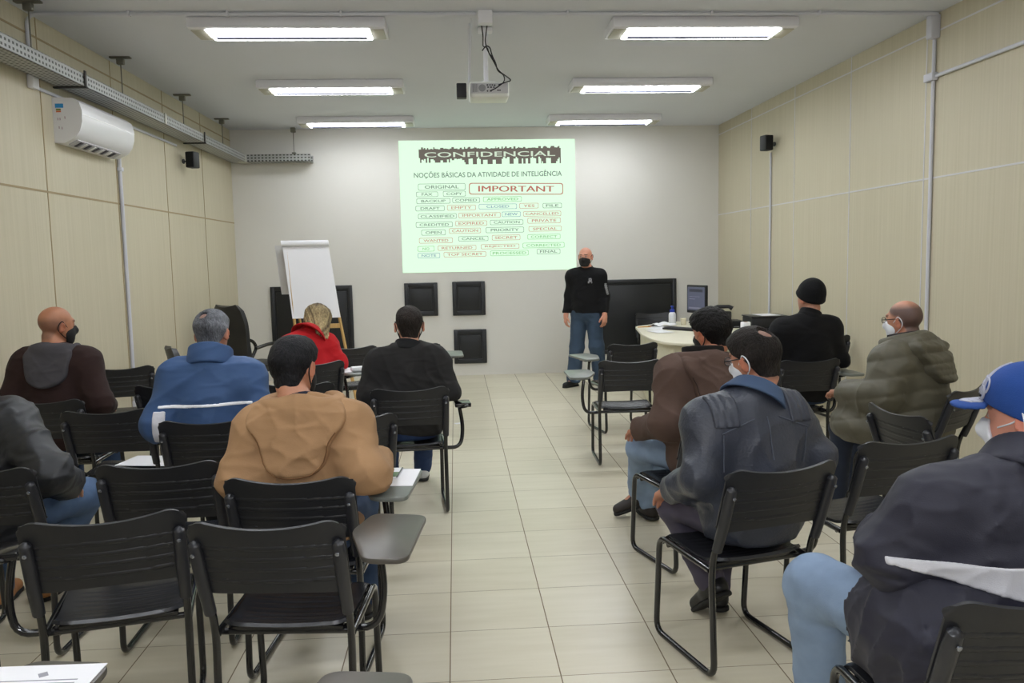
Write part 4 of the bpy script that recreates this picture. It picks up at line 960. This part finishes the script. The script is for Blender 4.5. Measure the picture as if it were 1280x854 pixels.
    if inner is not None:
        sd('inner_shirt', lambda P: ring(P, .070, .064, .01, .075, .006, .2), p.nb-.15, p.nt+.15, .005, inner, root)
    if hood:
        hw, hdz = hood.get('w', .175), hood.get('drop', .17)
        def hood2(q):
            qf = q*A(1, 0, 1); tp, bt = A(hw-.055, 0, .0), A(.045, 0, -hdz*1.22+.07)
            return U([cap(qf, tp*A(-1, 1, 1), bt*A(-1, 1, 1), .055, .070), cap(qf, tp, bt, .055, .070), cap(qf, bt*A(-1, 1, 1), bt, .070), cap(qf, tp*A(-1, 1, 1), tp, .055), cap(qf, A(0, 0, 0), A(0, 0, -hdz*.7), .10)], .04)
        def hoodf(P):
            q = (P-p.nb) @ Rt; w, dz, yb = hood.get('w', .175), hood.get('drop', .17), hood.get('y', -.095)
            d2 = hood2(q); bag = smax(topf(P)-hood.get('th', .022)-creases(P, seed+3, 20)*hood.get('fold', .004), d2, .016); bag = smax(bag, q[:, 1]-.02, .02)
            rx_ = hood.get('rx', 1.25); a = np.arctan2(q[:, 0]/rx_, -(q[:, 1]-.02)); rad = np.hypot(q[:, 0]/rx_, (q[:, 1]-.02)); zr = hood.get('rz', .045)+hood.get('rise', -.022)*np.cos(a)
            rim = np.sqrt((rad-.112)**2+((q[:, 2]-zr)*.75)**2)-hood.get('rim', .027)
            d = smin(bag, rim, .030); d = smax(d, -cap(q, (0, .02, -.1), (0, .03, .25), .086, .094), .015); d = smax(d, q[:, 1]-.11, .02)
            ridge = np.exp(-((rad-.112-.030)/.006)**2)*-.004
            d = d-ridge
            if quilt: d = d-(np.abs(np.sin(q[:, 2]*PI/.07+1.2))**.6-.5)*.008
            return p.cut(d, P, .010)
        p.hoodf = hoodf
        c = p.nb; hd = sd('hood', hoodf, c-A(.3, .3, .36), c+A(.3, .3, .2), .006, hood.get('mat', top), j, smooth=1)
        if hood.get('seam') is not None:
            w, dz, yb = hood.get('w', .175), hood.get('drop', .17), hood.get('y', -.095); pts = []
            for i in range(25):
                an = PI+PI*.01+PI*.98*i/24; r_ = .02; ca, sa = math.cos(an), math.sin(an)
                while r_ < .4 and float(hood2(A(r_*ca, 0, -.045+r_*sa)[None])[0]) < -.010: r_ += .003
                pt = p.nb+Rt @ A(r_*ca, -.09, -.045+r_*sa)
                b = pt; yy = b[1]-.3
                for _ in range(90):
                    pt = np.array([[b[0], yy, b[2]]], F32); dd = min(float(hoodf(pt)[0]), float(topf(pt)[0]))
                    if dd < .0012: break
                    yy += max(dd*.6, .001)
                pts.append((float(b[0]), float(yy), float(b[2])))
            mb = MB(); mb.tube(pts, .0024, 6); part('hood_seam', mb, hood['seam'], hd)
        if hood.get('lining') is not None:
            sd('hood_lining', lambda P: (lambda q: smax(smax(np.abs(np.hypot(q[:, 0]/1.15, q[:, 1]-.015)-.092)-.008, np.abs(q[:, 2]-.075)-.038, .01), q[:, 1]-.07, .01))((P-p.nb) @ Rt), c-.22, c+.22, .006, hood['lining'], j)
    # --- trousers and shoes
    if trou is not None:
        def tf(P):
            d = ell(P, p.pel, (.175*p.bulk+trou_g, .135+trou_g, .125+trou_g))
            for i in (0, 1):
                a = p.leg(P, i, trou_g, trou_loose); wd = nrm(p.ank[i]-p.knee[i]); a = smax(a, (P-p.ank[i]) @ wd-.045, .008); d = smin(d, a, .03)
            d = d-creases(P, seed+20, 20)*.0045
            d = smax(d, P[:, 2]-(p.pel[2]+.12), .01)
            return p.cut(d, P, .006)
        sd(trou_name, tf, lo-.03, hi+.03, .0085, trou, root, smooth=1)
    if shoe is not None:
        for i in (0, 1):
            a = p.ank[i]; t = nrm(p.toe[i]); side = nrm(np.cross(t, A(0, 0, 1))); upv = np.cross(side, t); Rs = np.stack([side, t, upv], 1)
            def sf(P, a=a, Rs=Rs):
                q = (P-a) @ Rs
                d = cap(q, (0, -.035, -.045), (0, .03, -.04), .040, .040); d = smin(d, cap(q, (0, .03, -.045), (0, .155, -.058), .042, .034), .03); d = smin(d, cap(q, (0, -.012, -.03), (0, -.018, .060), .042, .047), .03)
                d = smax(d, -cap(q, (0, -.016, .062), (0, -.018, .12), .040, .046), .006)
                return smax(d, -.074-q[:, 2], .006)
            so = sd('shoe', sf, a-.26, a+.26, .006, shoe, root)
            def lf(P, a=a, Rs=Rs):
                q = (P-a) @ Rs; d = np.minimum(cap(q*A(1, 1, 0), (0, -.035, 0), (0, .06, 0), .044), cap(q*A(1, 1, 0), (0, .06, 0), (0, .155, 0), .045, .037)); return smax(d, np.abs(q[:, 2]+.079)-.0095, .004)
            sd('sole', lf, a-.26, a+.26, .006, M_sole, so)
    if extra: extra(p, root, j)
    return root

# --- things worn on the head
def headpt(p, x, y, z): return tuple(p.hc+p.HR @ (A(x, y, z)*p.hs))
def face_mask(p, root, m, strap_r=.0028, cover=True):
    def mf(P):
        q = p.Hd(P); d = smin(ell(q, (0, .030, -.045), (.065, .072, .078)), cap(q, (0, .092, .0), (0, .112, -.03), .012, .016), .03)
        d = smin(d, ell(q, (0, .06, -.092), (.032, .034, .028)), .03); d = d-.0045
        d = smax(d, q[:, 2]-(.002-np.abs(q[:, 0])*.28), .004); d = smax(d, -.112-q[:, 2], .004); return smax(d, .022-q[:, 1]+np.abs(q[:, 2]+.05)*.3, .004)*p.hs
    o = sd('face_mask', mf, p.hc-.2, p.hc+.2, .0042, m, root)
    for x in (-1, 1):
        mb = MB(); mb.tube([headpt(p, *c) for c in ((x*.064, .040, -.020), (x*.079, .004, .016), (x*.089, -.012, .034), (x*.089, -.034, .012), (x*.084, -.036, -.02), (x*.074, -.010, -.048), (x*.058, .036, -.082))], strap_r, 6, fil=.02)
        part('ear_strap', mb, m, o if o else root)
def glasses(p, root, m):
    mb = MB()
    r = link('glasses', None, root) if False else None
    for x in (-1, 1):
        pts = [headpt(p, x*.033+.024*math.cos(a), .106-abs(math.cos(a))*.002, .008+.017*math.sin(a)) for a in [2*PI*i/16 for i in range(16)]]
        mb.tube(pts, .0020, 6, closed=True)
    mb.tube([headpt(p, -.010, .107, .012), headpt(p, .010, .107, .012)], .002, 6)
    fr = part('glasses', mb, m, root)
    for x in (-1, 1):
        t = MB(); t.tube([headpt(p, x*.057, .102, .012), headpt(p, x*.082, .01, .018), headpt(p, x*.088, -.015, .014), headpt(p, x*.085, -.032, -.006)], .0024, 6, fil=.01); part('temple', t, m, fr)
        g = MB(); c = [headpt(p, x*.033+.023*math.cos(a), .1055, .008+.016*math.sin(a)) for a in [2*PI*i/16 for i in range(16)]]; g.add(c, [tuple(range(16))]); part('lens', g, M_lens, fr)
M_lens = mat('spectacle_lens', (235, 240, 240), 0.05)
M_lens.node_tree.nodes['Principled BSDF'].inputs['Alpha'].default_value = 0.15
M_maskb = mat('mask_black', (18, 18, 20), 0.8); M_maskw = mat('mask_white', (224, 226, 232), 0.8)
M_frame = mat('spectacle_frame', (26, 26, 30), 0.3)
D = cloth
J_blue = D('jeans_blue', (84, 106, 138), var=.18, vs=9, bump=.25, bs=500); J_dark = D('jeans_dark', (50, 68, 96), var=.16, vs=9, bump=.25, bs=500); J_pale = D('jeans_pale', (134, 154, 180), var=.16, vs=9, bump=.25, bs=500)
S_black = mat('shoe_black', (24, 24, 27), 0.4)
def at(key, dx=0, dy=0):
    LASTDX[0] = dx; x, y, z = W(key, dx, dy, 0); return (x, y, 0), CH[key][2]

# bald man in dark brown, on the panelled wall side
loc, rz = at('C0', -.055)
p = Person(lean=5, head=(4, 2, -38), th=.05, bulk=1.08, elb=[A(-0.265, .24, .77), A(0.285, .22, .76)], wri=[A(-.18, .50, .70), A(.20, .50, .70)])
make_person(p, 'bald man in dark brown hooded jacket and black mask, beside the panelled wall', loc, rz, skin=(176, 120, 90), stub=((104, 78, 66), .6, .055), top=D('dark_brown', (48, 33, 31), bump=.2), seed=11, top_g=.03, collar=None,
            hood=dict(w=.13, drop=.13, mat=D('hood_grey', (72, 70, 74)), rise=-.01, rim=.020, rx=1.1), trou=J_dark, shoe=S_black, extra=lambda p, r, j: face_mask(p, r, M_maskb))

# man in black at the frame edge, tan boots
loc, rz = at('B0', -.12)
p = Person(lean=26, side=-13, pel=A(-.03, .27, .53), head=(14, 0, 10), bulk=1.12, elb=[A(-0.285, .28, .76), A(0.315, .20, .74)], wri=[A(-.18, .52, .68), A(.27, .42, .64)], knee=[A(-.2, .66, .52), A(.23, .68, .52)], ank=[A(-.2, .70, .09), A(-.02, .76, .09)])
make_person(p, 'man in glossy black jacket, jeans and tan boots, only partly inside the picture', loc, rz, hair='short', top=D('black_padded', (29, 31, 36), rough=.5, spec=.5, bump=.2, wr=.9), seed=22, fold=.0148, top_g=.035, top_loose=.02, collar='high', trou=J_blue, shoe=mat('boot_tan', (190, 132, 82), .6), hem=.47)

# grey-haired man in blue jacket with reflective stripe
M_bluej = D('blue_jacket', (64, 90, 132), rough=.6, bump=.1, var=.05); M_refl = mat('reflective_white_glow', (232, 234, 240), .4, emit=(255, 255, 255), estr=.15); M_side = D('side_white', (206, 206, 212))  # stripe's returned light is put in as weak emission
def ex_blue(p, r, j):
    base = j.data
    full = p.topf; zst = .865
    def sf(P): d = full(P)-.0035; d = np.maximum(d, -(d+.008)); return smax(np.maximum(d, P[:, 1]-.30), np.abs(P[:, 2]-zst-.02*P[:, 0])-.0085, .002)
    lo, hi = p.bounds(); sd('reflective_stripe', sf, A(-.24, -.15, zst-.05), A(.24, .4, zst+.05), .005, M_refl, j)
    def pf(P): d = full(P); d = np.maximum(d-.003, -(d+.008)); d = np.maximum(d, P[:, 2]-.84); d = np.maximum(d, .68-P[:, 2]); return np.maximum(np.maximum(np.maximum(d, P[:, 0]+.200), -.262-P[:, 0]), P[:, 1]-.22)
    sd('side_panel', pf, A(-.42, -.05, .6), A(-.1, .5, .9), .006, M_side, j)
    mb = MB(); mb.tube([tuple(p.nb+A(.085, -.02, .085)), tuple(p.nb+A(.10, .02, .10))], .004, 6); part('collar_piping', mb, M_refl, j)
loc, rz = at('D1', -.055)
p = Person(lean=6, head=(8, -2, -6), th=.04, bulk=1.08, sw=.172, elb=[A(-0.270, .22, .76), A(0.270, .22, .76)])
make_person(p, 'grey-haired man in blue jacket with white reflective stripe across the back', loc, rz, skin=(190, 134, 108), hair='short', hair_rgb=(108, 110, 116), hair_g=.011, stub=((120, 110, 108), .6), bald_spot=(A(-.01, -.075, .080), .030), top=M_bluej, seed=33, top_g=.034, top_loose=.016, fold=.0094, collar='high', inner=mat('shirt_white', (220, 222, 226), .8), trou=D('trousers_black', (32, 34, 40)), trou_name='trousers', shoe=S_black, extra=ex_blue)

# man in tan hooded jacket
M_tan = D('tan_canvas', (168, 132, 97), bump=.15, var=.06, vs=10, wr=.5)
loc, rz = at('OC', -.025)
M_tans = D('tan_seam', (122, 88, 58))
p = Person(lean=6, head=(10, -3, -14), cuts=[(A(.285, .365, .645), A(.125, .245, .058))], hoff=(-.04, 0, 0), th=-.01, bulk=1.05, sw=.172, elb=[A(-0.230, .22, .75), A(0.270, .17, .775)], wri=[A(-.15, .50, .70), A(.26, .44, .765)])
def ex_tan(p, r, j):
    face_mask(p, r, M_maskb)
    # seam rims drawn as fine cords on the jacket
make_person(p, 'man in tan hooded canvas jacket, dark short hair and black mask strap', loc, rz, skin=(196, 140, 112), hair='short', hair_rgb=(33, 33, 36), hair_g=.012, top=M_tan, seed=44, top_g=.036, top_loose=.016, fold=.0108, collar=None, inner=D('inner_navy', (36, 40, 56)),
            hood=dict(w=.180, drop=.165, rim=.026, rise=-.022, fold=.0016, y=-.085, seam=M_tans), trou=J_dark, shoe=S_black, extra=ex_tan)

# woman in red coat
loc, rz = at('I', .08)
p = Person(lean=22, head=(40, 10, -14), cuts=[(A(.255, .225, .645), A(.125, .245, .058))], bulk=.95, sw=.150, elb=[A(-0.215, .32, .74), A(0.215, .30, .76)], wri=[A(-.10, .54, .70), A(.24, .50, .75)], ank=[A(-.05, .80, .09), A(.24, .84, .09)], hoff=(.12, .0, -.02), th=-.01)
make_person(p, 'woman in red coat with streaked blonde hair, head bowed, in front of the flip chart', loc, rz, skin=(212, 164, 138), hair='long', top=D('red_wool', (176, 26, 32), bump=.25), top_name='coat', seed=55, top_g=.028, fold=.0068, collar='coat', hem=.36, trou=J_dark, shoe=S_black)

# man in dark grey jacket, centre aisle
loc, rz = at('G', .0)
p = Person(lean=6, head=(5, 0, 0), ear=.006, cuts=[(A(.33, .24, .62), A(.075, .10, .066))], hoff=(.02, 0, 0), th=-.01, bulk=1.05, sw=.167, elb=[A(-0.245, .26, .74), A(0.255, .24, .745)], wri=[A(-.22, .48, .70), A(.27, .46, .72)], ank=[A(-.13, .86, .10), A(.10, .95, .095)], knee=[A(-.14, .66, .515), A(.12, .67, .515)])
make_person(p, 'man with short dark hair in dark grey jacket and black mask, at the centre aisle', loc, rz, skin=(196, 144, 118), hair='short', hair_rgb=(44, 38, 35), hair_g=.009, top=D('charcoal_jacket', (42, 41, 41), bump=.2, wr=.7), seed=66, fold=.0108, top_g=.03, top_loose=.014, collar='stand', collar_rgb=D('collar_black', (30, 30, 32)), trou=D('jeans_navy', (44, 62, 100), var=.15), shoe=mat('shoe_white', (206, 206, 206), .6), extra=lambda p, r, j: face_mask(p, r, M_maskb))

# presenter
LASTDX[0] = 0.0
M_pull = D('black_pullover', (20, 20, 22), bump=.15)
M_print = mat('shirt_print_grey', (150, 150, 152), .8)
def ex_pres(p, r, j):
    face_mask(p, r, M_maskb)
    rg = random.Random(4)
    def onfront(x, z): 
        P = A(x, .3, z)[None]; y = .3
        for _ in range(60):
            d = float(p.topf(np.array([[x, y, z]], F32))[0])
            if d < .002: break
            y -= max(d*.8, .002)
        return y+.002
    em = MB()
    for (dx, dz, w, h) in ((-.0, .0, .050, .010), (-.014, .016, .012, .030), (.010, .020, .012, .038), (0.0, .036, .030, .010), (.016, -.012, .018, .014), (-.018, -.014, .016, .010), (.0, .010, .010, .026)):
        em.box((-.075+dx, onfront(-.075+dx, 1.285+dz), 1.285+dz), (w, .008, h), .002)
    part('chest_emblem', em, M_print, j)
    a, b = p.sh[0], p.elb[0]; out = nrm(A(-.75, .66, .1))
    for k in range(9):
        t_ = .12+.098*k; c = a+(b-a)*t_+out*(.0775-.012*t_); mb = MB(); w_ = rg.choice([.034, .042, .036])
        R3 = Matrix(((float(out[1]), float(out[0]), 0), (-float(out[0]), float(out[1]), 0), (0, 0, 1)))
        mb.box(tuple(c), (w_, .010, .010), .001, R=R3); mb.box(tuple(c+A(0, 0, .012)), (.010, .010, .024), .001, R=R3); mb.box(tuple(c+A(0, 0, -.014)), (w_*.8, .010, .010), .001, R=R3)
        part('sleeve_print', mb, M_print, j)
p = Person(stand=True, seatcut=False, lean=1, h=.006, head=(2, 0, -4), bulk=1.0, belly=1.02, th=.03, sw=.164, pel=A(0, 0, .915), hip=[A(-.09, 0, .89), A(.09, 0, .89)], knee=[A(-.13, .05, .49), A(.12, .03, .49)], ank=[A(-.16, -.02, .09), A(.15, .10, .09)],
           toe=[(-.35, 1, 0), (.55, 1, 0)], elb=[A(-.222, -.03, 1.11), A(.222, -.03, 1.11)], wri=[A(-.24, .09, .885), A(.245, .06, .88)], hdir=[(0, .12, -1), (.05, .08, -1)], hnrm=[(.8, -.5, 0), (-.8, -.5, 0)], curl=.55, neckf=.01, hoff=(0, 0, 0))
make_person(p, 'bald presenter in black pullover, jeans and black mask, standing beside the slide', (1.595, 10.02, 0), math.radians(159), skin=(206, 146, 122), stub=((168, 130, 112), .35, .03), top=M_pull, top_name='pullover', top_g=.020, top_loose=.005, fold=.0068, seed=77, hem=.90, collar='crew', trou=D('jeans_worn', (60, 76, 95), var=.2, vs=7, bump=.2), trou_g=.018, trou_loose=.03, shoe=S_black, extra=ex_pres, cuff=-.01)

# man in brown hooded jacket
M_brown = D('brown_cotton', (88, 70, 62), bump=.2)
loc, rz = at('BR', .07)
p = Person(lean=10, side=4, hoff=(.06, -.02, 0), head=(9, -4, 12), bulk=1.08, sw=.172, elb=[A(-0.235, .25, .74), A(0.265, .24, .76)], wri=[A(-.24, .50, .66), A(.16, .52, .70)], knee=[A(-.16, .66, .515), A(.05, .68, .515)], ank=[A(.02, 1.00, .16), A(.06, .94, .10)], toe=[(-.9, .3, -.35), (.1, 1, 0)])
make_person(p, 'man in brown hooded jacket with thick black hair, pale jeans and dark boots', loc, rz, skin=(188, 126, 98), hair='short', hair_rgb=(24, 22, 22), hair_g=.020, top=M_brown, seed=88, top_g=.034, top_loose=.018, fold=.0122, hem=.45, collar=None,
            hood=dict(w=.175, drop=.17, rise=-.01, rim=.028, seam=D('brown_seam', (58, 46, 40)), lining=D('lining_black', (28, 26, 26))), trou=J_pale, shoe=mat('boot_dark', (44, 38, 36), .6), extra=lambda p, r, j: face_mask(p, r, M_maskb, .0035))

# man in grey leather jacket
M_lea = mat('blue_grey_leather', (55, 59, 71), .42, spec=.5, var=.22, vscale=9, bump=.25, bscale=90)
def ex_lea(p, r, j):
    face_mask(p, r, M_maskw); glasses(p, r, M_frame)
    def on(x, z):
        y = -.2
        for _ in range(80):
            d = float(p.topf(np.array([[x, y, z]], F32))[0])
            if d < .001: break
            y += max(d*.7, .0015)
        return (x, y-.0015, z)
    M_seam = mat('leather_seam', (84, 90, 104), .5)
    for pts in ([(0.0, .80+.02*i) for i in range(9)], [(-.19+.012*i, .905+.0045*i) for i in range(12)], [(.19-.012*i, .905+.0045*i) for i in range(12)], [(-.185, .76+.02*i) for i in range(8)], [(.185, .76+.02*i) for i in range(8)]):
        mb = MB(); mb.tube([on(*q) for q in pts], .0022, 6); part('seam', mb, M_seam, j)
    for sg in (-1, 1):
        sd('shoulder_patch', lambda P: (lambda d: np.maximum(np.maximum(d-.0045-np.abs(np.sin((P[:, 0])*PI/.028))*.004, -(d+.01)), np.maximum(np.abs(P[:, 0]*sg-.165)-.05, np.maximum(P[:, 1]-.30, .925-P[:, 2]))))(p.topf(P)), A(-.3, -.05, .85), A(.3, .45, 1.15), .006, M_lea, j)
loc, rz = at('L', .07)
p = Person(lean=8, side=1, hoff=(.05, -.02, 0), th=-.015, cuts=[(A(.27, .24, .62), A(.075, .10, .066))], head=(11, -6, 19), bulk=1.10, sw=.177, elb=[A(-0.255, .25, .73), A(0.285, .24, .76)], wri=[A(-.24, .48, .62), A(.24, .52, .72)], knee=[A(-.15, .62, .52), A(.12, .68, .515)], ank=[A(.00, .57, .17), A(.075, .64, .10)], toe=[(-.1, .8, -.6), (.3, 1, -.1)])
make_person(p, 'man in blue-grey leather jacket, white mask and glasses, with thinning crown', loc, rz, skin=(190, 132, 106), hair='short', hair_rgb=(38, 34, 32), hair_g=.013, stub=((60, 48, 42), .62), bald_spot=(A(.004, -.070, .094), .040), top=M_lea, seed=99, top_g=.030, top_loose=.012, fold=.0108, collar='fold', collar_rgb=mat('collar_denim', (62, 82, 112), .8), hem=.47, trou=D('trousers_plum', (84, 80, 96)), trou_name='trousers', shoe=S_black, extra=ex_lea)

# man in knit cap and black sweater
def ex_beanie(p, r, j):
    def bf(P):
        q = p.Hd(P); d = smin(p.cranium(q, .016), ell(q, (0, -.025, .075), (.072, .086, .075)), .04)-np.abs(np.sin(np.arctan2(q[:, 0], q[:, 1]+.01)*22))*.002
        band = np.interp(q[:, 1], (-.12, -.05, .03, .10), (-.045, -.030, .005, .035)); roll = np.exp(-((q[:, 2]-band-.02)/.018)**2)*.006
        return smax(d-roll, band-q[:, 2], .008)*p.hs
    sd('knit_cap', bf, p.hc-.22, p.hc+.24, .0045, D('knit_black', (17, 17, 19), bump=.3, bs=200), r)
loc, rz = at('S', .11)
p = Person(lean=1, head=(-2, 0, 14), cuts=[(A(.212, .22, .56), A(.045, .06, .12)), (A(.225, .225, .645), A(.125, .245, .058))], bulk=1.10, sw=.182, elb=[A(-0.275, .24, .76), A(0.275, .26, .77)], pel=A(0, .25, .56), hoff=(.04, .0, .0), th=.045)
make_person(p, 'man in black knit cap and black turtleneck sweater, seated near the wall', loc, rz, skin=(206, 150, 126), top=D('black_knit', (18, 18, 20), bump=.3, bs=220), top_name='sweater', seed=111, fold=.0054, top_g=.024, collar='turtle', trou=J_dark, shoe=S_black, extra=ex_beanie)

# man in olive padded jacket
M_oliv = D('olive_nylon', (84, 80, 66), rough=.55, spec=.4, bump=.1)
def ex_oliv(p, r, j): face_mask(p, r, M_maskw); glasses(p, r, M_frame)
loc, rz = at('O', .05)
p = Person(lean=13, side=2, head=(4, -3, -4), hoff=(.115, 0, 0), th=.0, lumps=[(A(-.08, .46, .555), (.27, .28, .15))], bulk=1.22, sw=.177, elb=[A(-0.285, .36, .76), A(0.285, .34, .76)], wri=[A(-.18, .62, .74), A(.16, .60, .70)], hs=1.02)
make_person(p, 'bald man in olive padded hooded jacket, glasses and white mask, looking aside', loc, rz, skin=(186, 132, 108), stub=((62, 54, 54), .85, .105), top=M_oliv, seed=122, quilt=True, top_g=.045, top_loose=.022, fold=.0081, collar=None, hem=.46,
            hood=dict(w=.175, drop=.15, th=.05, rise=.010, rz=.05, rim=.036, rx=1.25, lining=D('lining_dark', (44, 42, 44))), trou=D('trousers_dark', (46, 52, 66)), trou_name='trousers', shoe=S_black, extra=ex_oliv)

# man in blue cap, nearest
M_capb = D('cap_blue', (40, 72, 138), bump=.15); M_capg = D('cap_grey', (170, 172, 186), bump=.15)
def ex_cap(p, r, j):
    def crown(P):
        q = p.Hd(P); d = smin(p.cranium(q, .016), ell(q, (0, .005, .062), (.086, .102, .082)), .03); band = np.interp(q[:, 1], (-.13, .0, .10), (-.060, .006, .050))
        return smax(d, band-q[:, 2], .004)*p.hs
    c = sd('cap', crown, p.hc-.22, p.hc+.24, .0045, M_capb, r)
    def brim(P):
        q = p.Hd(P); z0 = .050-(q[:, 0]**2)*3.0-(q[:, 1]-.09)*.12; o = np.sqrt((q[:, 0]/.083)**2+((q[:, 1]-.085)/.105)**2)-1
        return smax(smax(o*.08, np.abs(q[:, 2]-z0)-.0045, .004), .075-q[:, 1], .002)*p.hs
    b = sd('brim', brim, p.hc-.3, p.hc+.3, .0045, M_capb, c)
    def brim2(P):
        q = p.Hd(P); z0 = .0545-(q[:, 0]**2)*3.0-(q[:, 1]-.09)*.12; o = np.sqrt((q[:, 0]/.060)**2+((q[:, 1]-.085)/.084)**2)-1
        return smax(smax(o*.06, np.abs(q[:, 2]-z0)-.0022, .002), .088-q[:, 1], .002)*p.hs
    sd('brim_panel', brim2, p.hc-.3, p.hc+.3, .004, M_capg, b)
    def fr(P):
        q = p.Hd(P); d = smin(p.cranium(q, .016), ell(q, (0, .005, .062), (.086, .102, .082)), .03)-.0035; d = np.maximum(d, -(d+.01))
        return np.maximum(np.maximum(d, .055-q[:, 2]+np.maximum(0, q[:, 1]-.07)*.0), np.maximum(.036+np.abs(q[:, 0])*.9-q[:, 1], .062-q[:, 2]))*p.hs
    sd('front_panel', fr, p.hc-.22, p.hc+.24, .004, M_capg, c)
    # embroidered crest: an outlined looped mark on the front
    def dome(x, z):
        y = .16
        for _ in range(60):
            q = np.array([[x, y, z]], F32); d = float(smin(p.cranium(q, .016), ell(q, (0, .005, .062), (.086, .102, .082)), .03)[0])
            if d < .0045: break
            y -= max(d*.8, .001)
        return headpt(p, x, y, z)
    for cx, cz, rx, rz_, a0, a1 in ((-.030, .088, .020, .022, 0, 2*PI), (-.012, .082, .024, .016, .4, 5.4), (-.050, .068, .017, .017, .2, 5.2), (-.040, .080, .030, .026, 1.2, 4.6)):
        mb = MB(); n = 22; mb.tube([dome(cx+rx*math.cos(a0+(a1-a0)*i/n), cz+rz_*math.sin(a0+(a1-a0)*i/n)) for i in range(n+1)], .0026, 6); part('crest_outline', mb, M_capg, c)
    for x in (-1, 1):
        mb = MB(); mb.tube([headpt(p, *q) for q in ((x*.064, .055, -.018), (x*.082, .006, .0), (x*.0925, -.012, .030), (x*.097, -.018, .005), (x*.094, -.018, -.025), (x*.078, -.004, -.052), (x*.06, .04, -.078))], .0022, 6, fil=.02); part('ear_strap', mb, M_maskw, mk[0])
mk = [None]
def ex_capman(p, r, j):
    def mf(P):
        q = p.Hd(P); d = smin(ell(q, (0, .030, -.045), (.065, .072, .078)), cap(q, (0, .092, .0), (0, .112, -.03), .012, .016), .03); d = d-.0045
        d = smax(d, q[:, 2]-(.002-np.abs(q[:, 0])*.28), .004); return smax(smax(d, -.112-q[:, 2], .004), .074-q[:, 1]+np.abs(q[:, 2]+.05)*.3, .004)*p.hs
    mk[0] = sd('face_mask', mf, p.hc-.2, p.hc+.2, .0045, M_maskw, r); ex_cap(p, r, j)
    # pale jacket lining showing above the hem
    full = p.topf
    def band(P):
        d = full(P); d = np.maximum(d-.006, -(d+.012)); d = np.maximum(d, P[:, 2]-.826); d = np.maximum(d, .806-.24*np.clip(P[:, 0]+.34, 0, .5)-P[:, 2]); d = np.maximum(np.maximum(d, P[:, 1]-.32), -.36-P[:, 0]); return d
    sd('pale_lining', band, A(-.4, -.25, .65), A(.45, .5, .95), .006, M_side, j)
    def skirt(P):
        q = P; d = ell(q, (-.19, .30, .60), (.20, .25, .20)); d = smin(d, ell(q, (.10, .22, .62), (.22, .18, .18)), .06); d = smin(d, ell(q, (-.285, .36, .45), (.060, .17, .20)), .05)
        d = d-creases(P*A(1, 1, .35), 135, 30)*.016; d = smax(d, q[:, 2]-.79, .03); return p.cut(d, P, .012)
    sd('jacket_tail', skirt, A(-.45, -.05, .25), A(.40, .65, .85), .0075, M_navy, j, smooth=1)
M_navy = D('navy_nylon', (44, 44, 56), rough=.6, spec=.3, bump=.12, wr=.9)
loc, rz = at('Z', .14)
p = Person(lean=5, head=(5, 3, 33), bulk=1.20, sw=.197, pel=A(0, .28, .56), elb=[A(-0.290, .33, .80), A(0.315, .30, .78)], wri=[A(-.16, .60, .74), A(.16, .55, .70)], knee=[A(-.30, .74, .555), A(.2, .70, .54)], ank=[A(-.24, .80, .09), A(.2, .78, .09)], leg_r=1.12, hoff=(.10, .02, -.012), th=-.05, hs=1.05)
make_person(p, 'large man in blue cap, navy jacket and pale jeans, seated nearest the camera', loc, rz, skin=(206, 144, 124), stub=((150, 120, 108), .5, .0), top=M_navy, seed=133, top_g=.042, top_loose=.022, fold=.0122, collar='high', ff=20, hem=.70, trou=J_pale, trou_g=.014, trou_loose=.02, shoe=S_black, extra=ex_capman)

# ------------------------------------------------------------------ camera and world
cam = bpy.data.cameras.new('camera'); cam.sensor_fit = 'HORIZONTAL'; cam.sensor_width = 36.0; cam.lens = FPX/1280*36.0; cam.clip_start = 0.05
co = bpy.data.objects.new('camera', cam); COL.objects.link(co)
def rx(a): c, s_ = math.cos(a), math.sin(a); return np.array([[1, 0, 0], [0, c, -s_], [0, s_, c]])
cy_, sy_ = math.cos(YAW), math.sin(YAW); RA = np.array([[cy_, -sy_, 0], [sy_, cy_, 0], [0, 0, 1]])
c_, s_ = math.cos(ROLL), math.sin(ROLL); RCm = np.array([[c_, 0, -s_], [0, 1, 0], [s_, 0, c_]])
RR = RCm @ rx(PITCH) @ RA
M4 = Matrix(((RR[0][0], RR[2][0], -RR[1][0], 0), (RR[0][1], RR[2][1], -RR[1][1], 0), (RR[0][2], RR[2][2], -RR[1][2], CAM_H), (0, 0, 0, 1)))
co.matrix_world = M4
bpy.context.scene.camera = co
fl_ = bpy.data.lights.new('camera_flash', 'AREA'); fl_.shape = 'RECTANGLE'; fl_.size = 0.08; fl_.size_y = 0.05; fl_.energy = FLASH; fl_.color = (0.93, 0.94, 1.0)
fo = bpy.data.objects.new('camera_flash', fl_); COL.objects.link(fo); fo.matrix_world = M4 @ Matrix.Translation((0, 0.13, 0.02))
w = bpy.data.worlds.new('room_air'); bpy.context.scene.world = w; w.use_nodes = True
w.node_tree.nodes['Background'].inputs['Color'].default_value = (0.8, 0.85, 0.9, 1); w.node_tree.nodes['Background'].inputs['Strength'].default_value = 0.05
sc = bpy.context.scene
sc.view_settings.view_transform = 'Standard'; sc.view_settings.look = 'None'; sc.view_settings.exposure = 0.06; sc.view_settings.gamma = 1.0
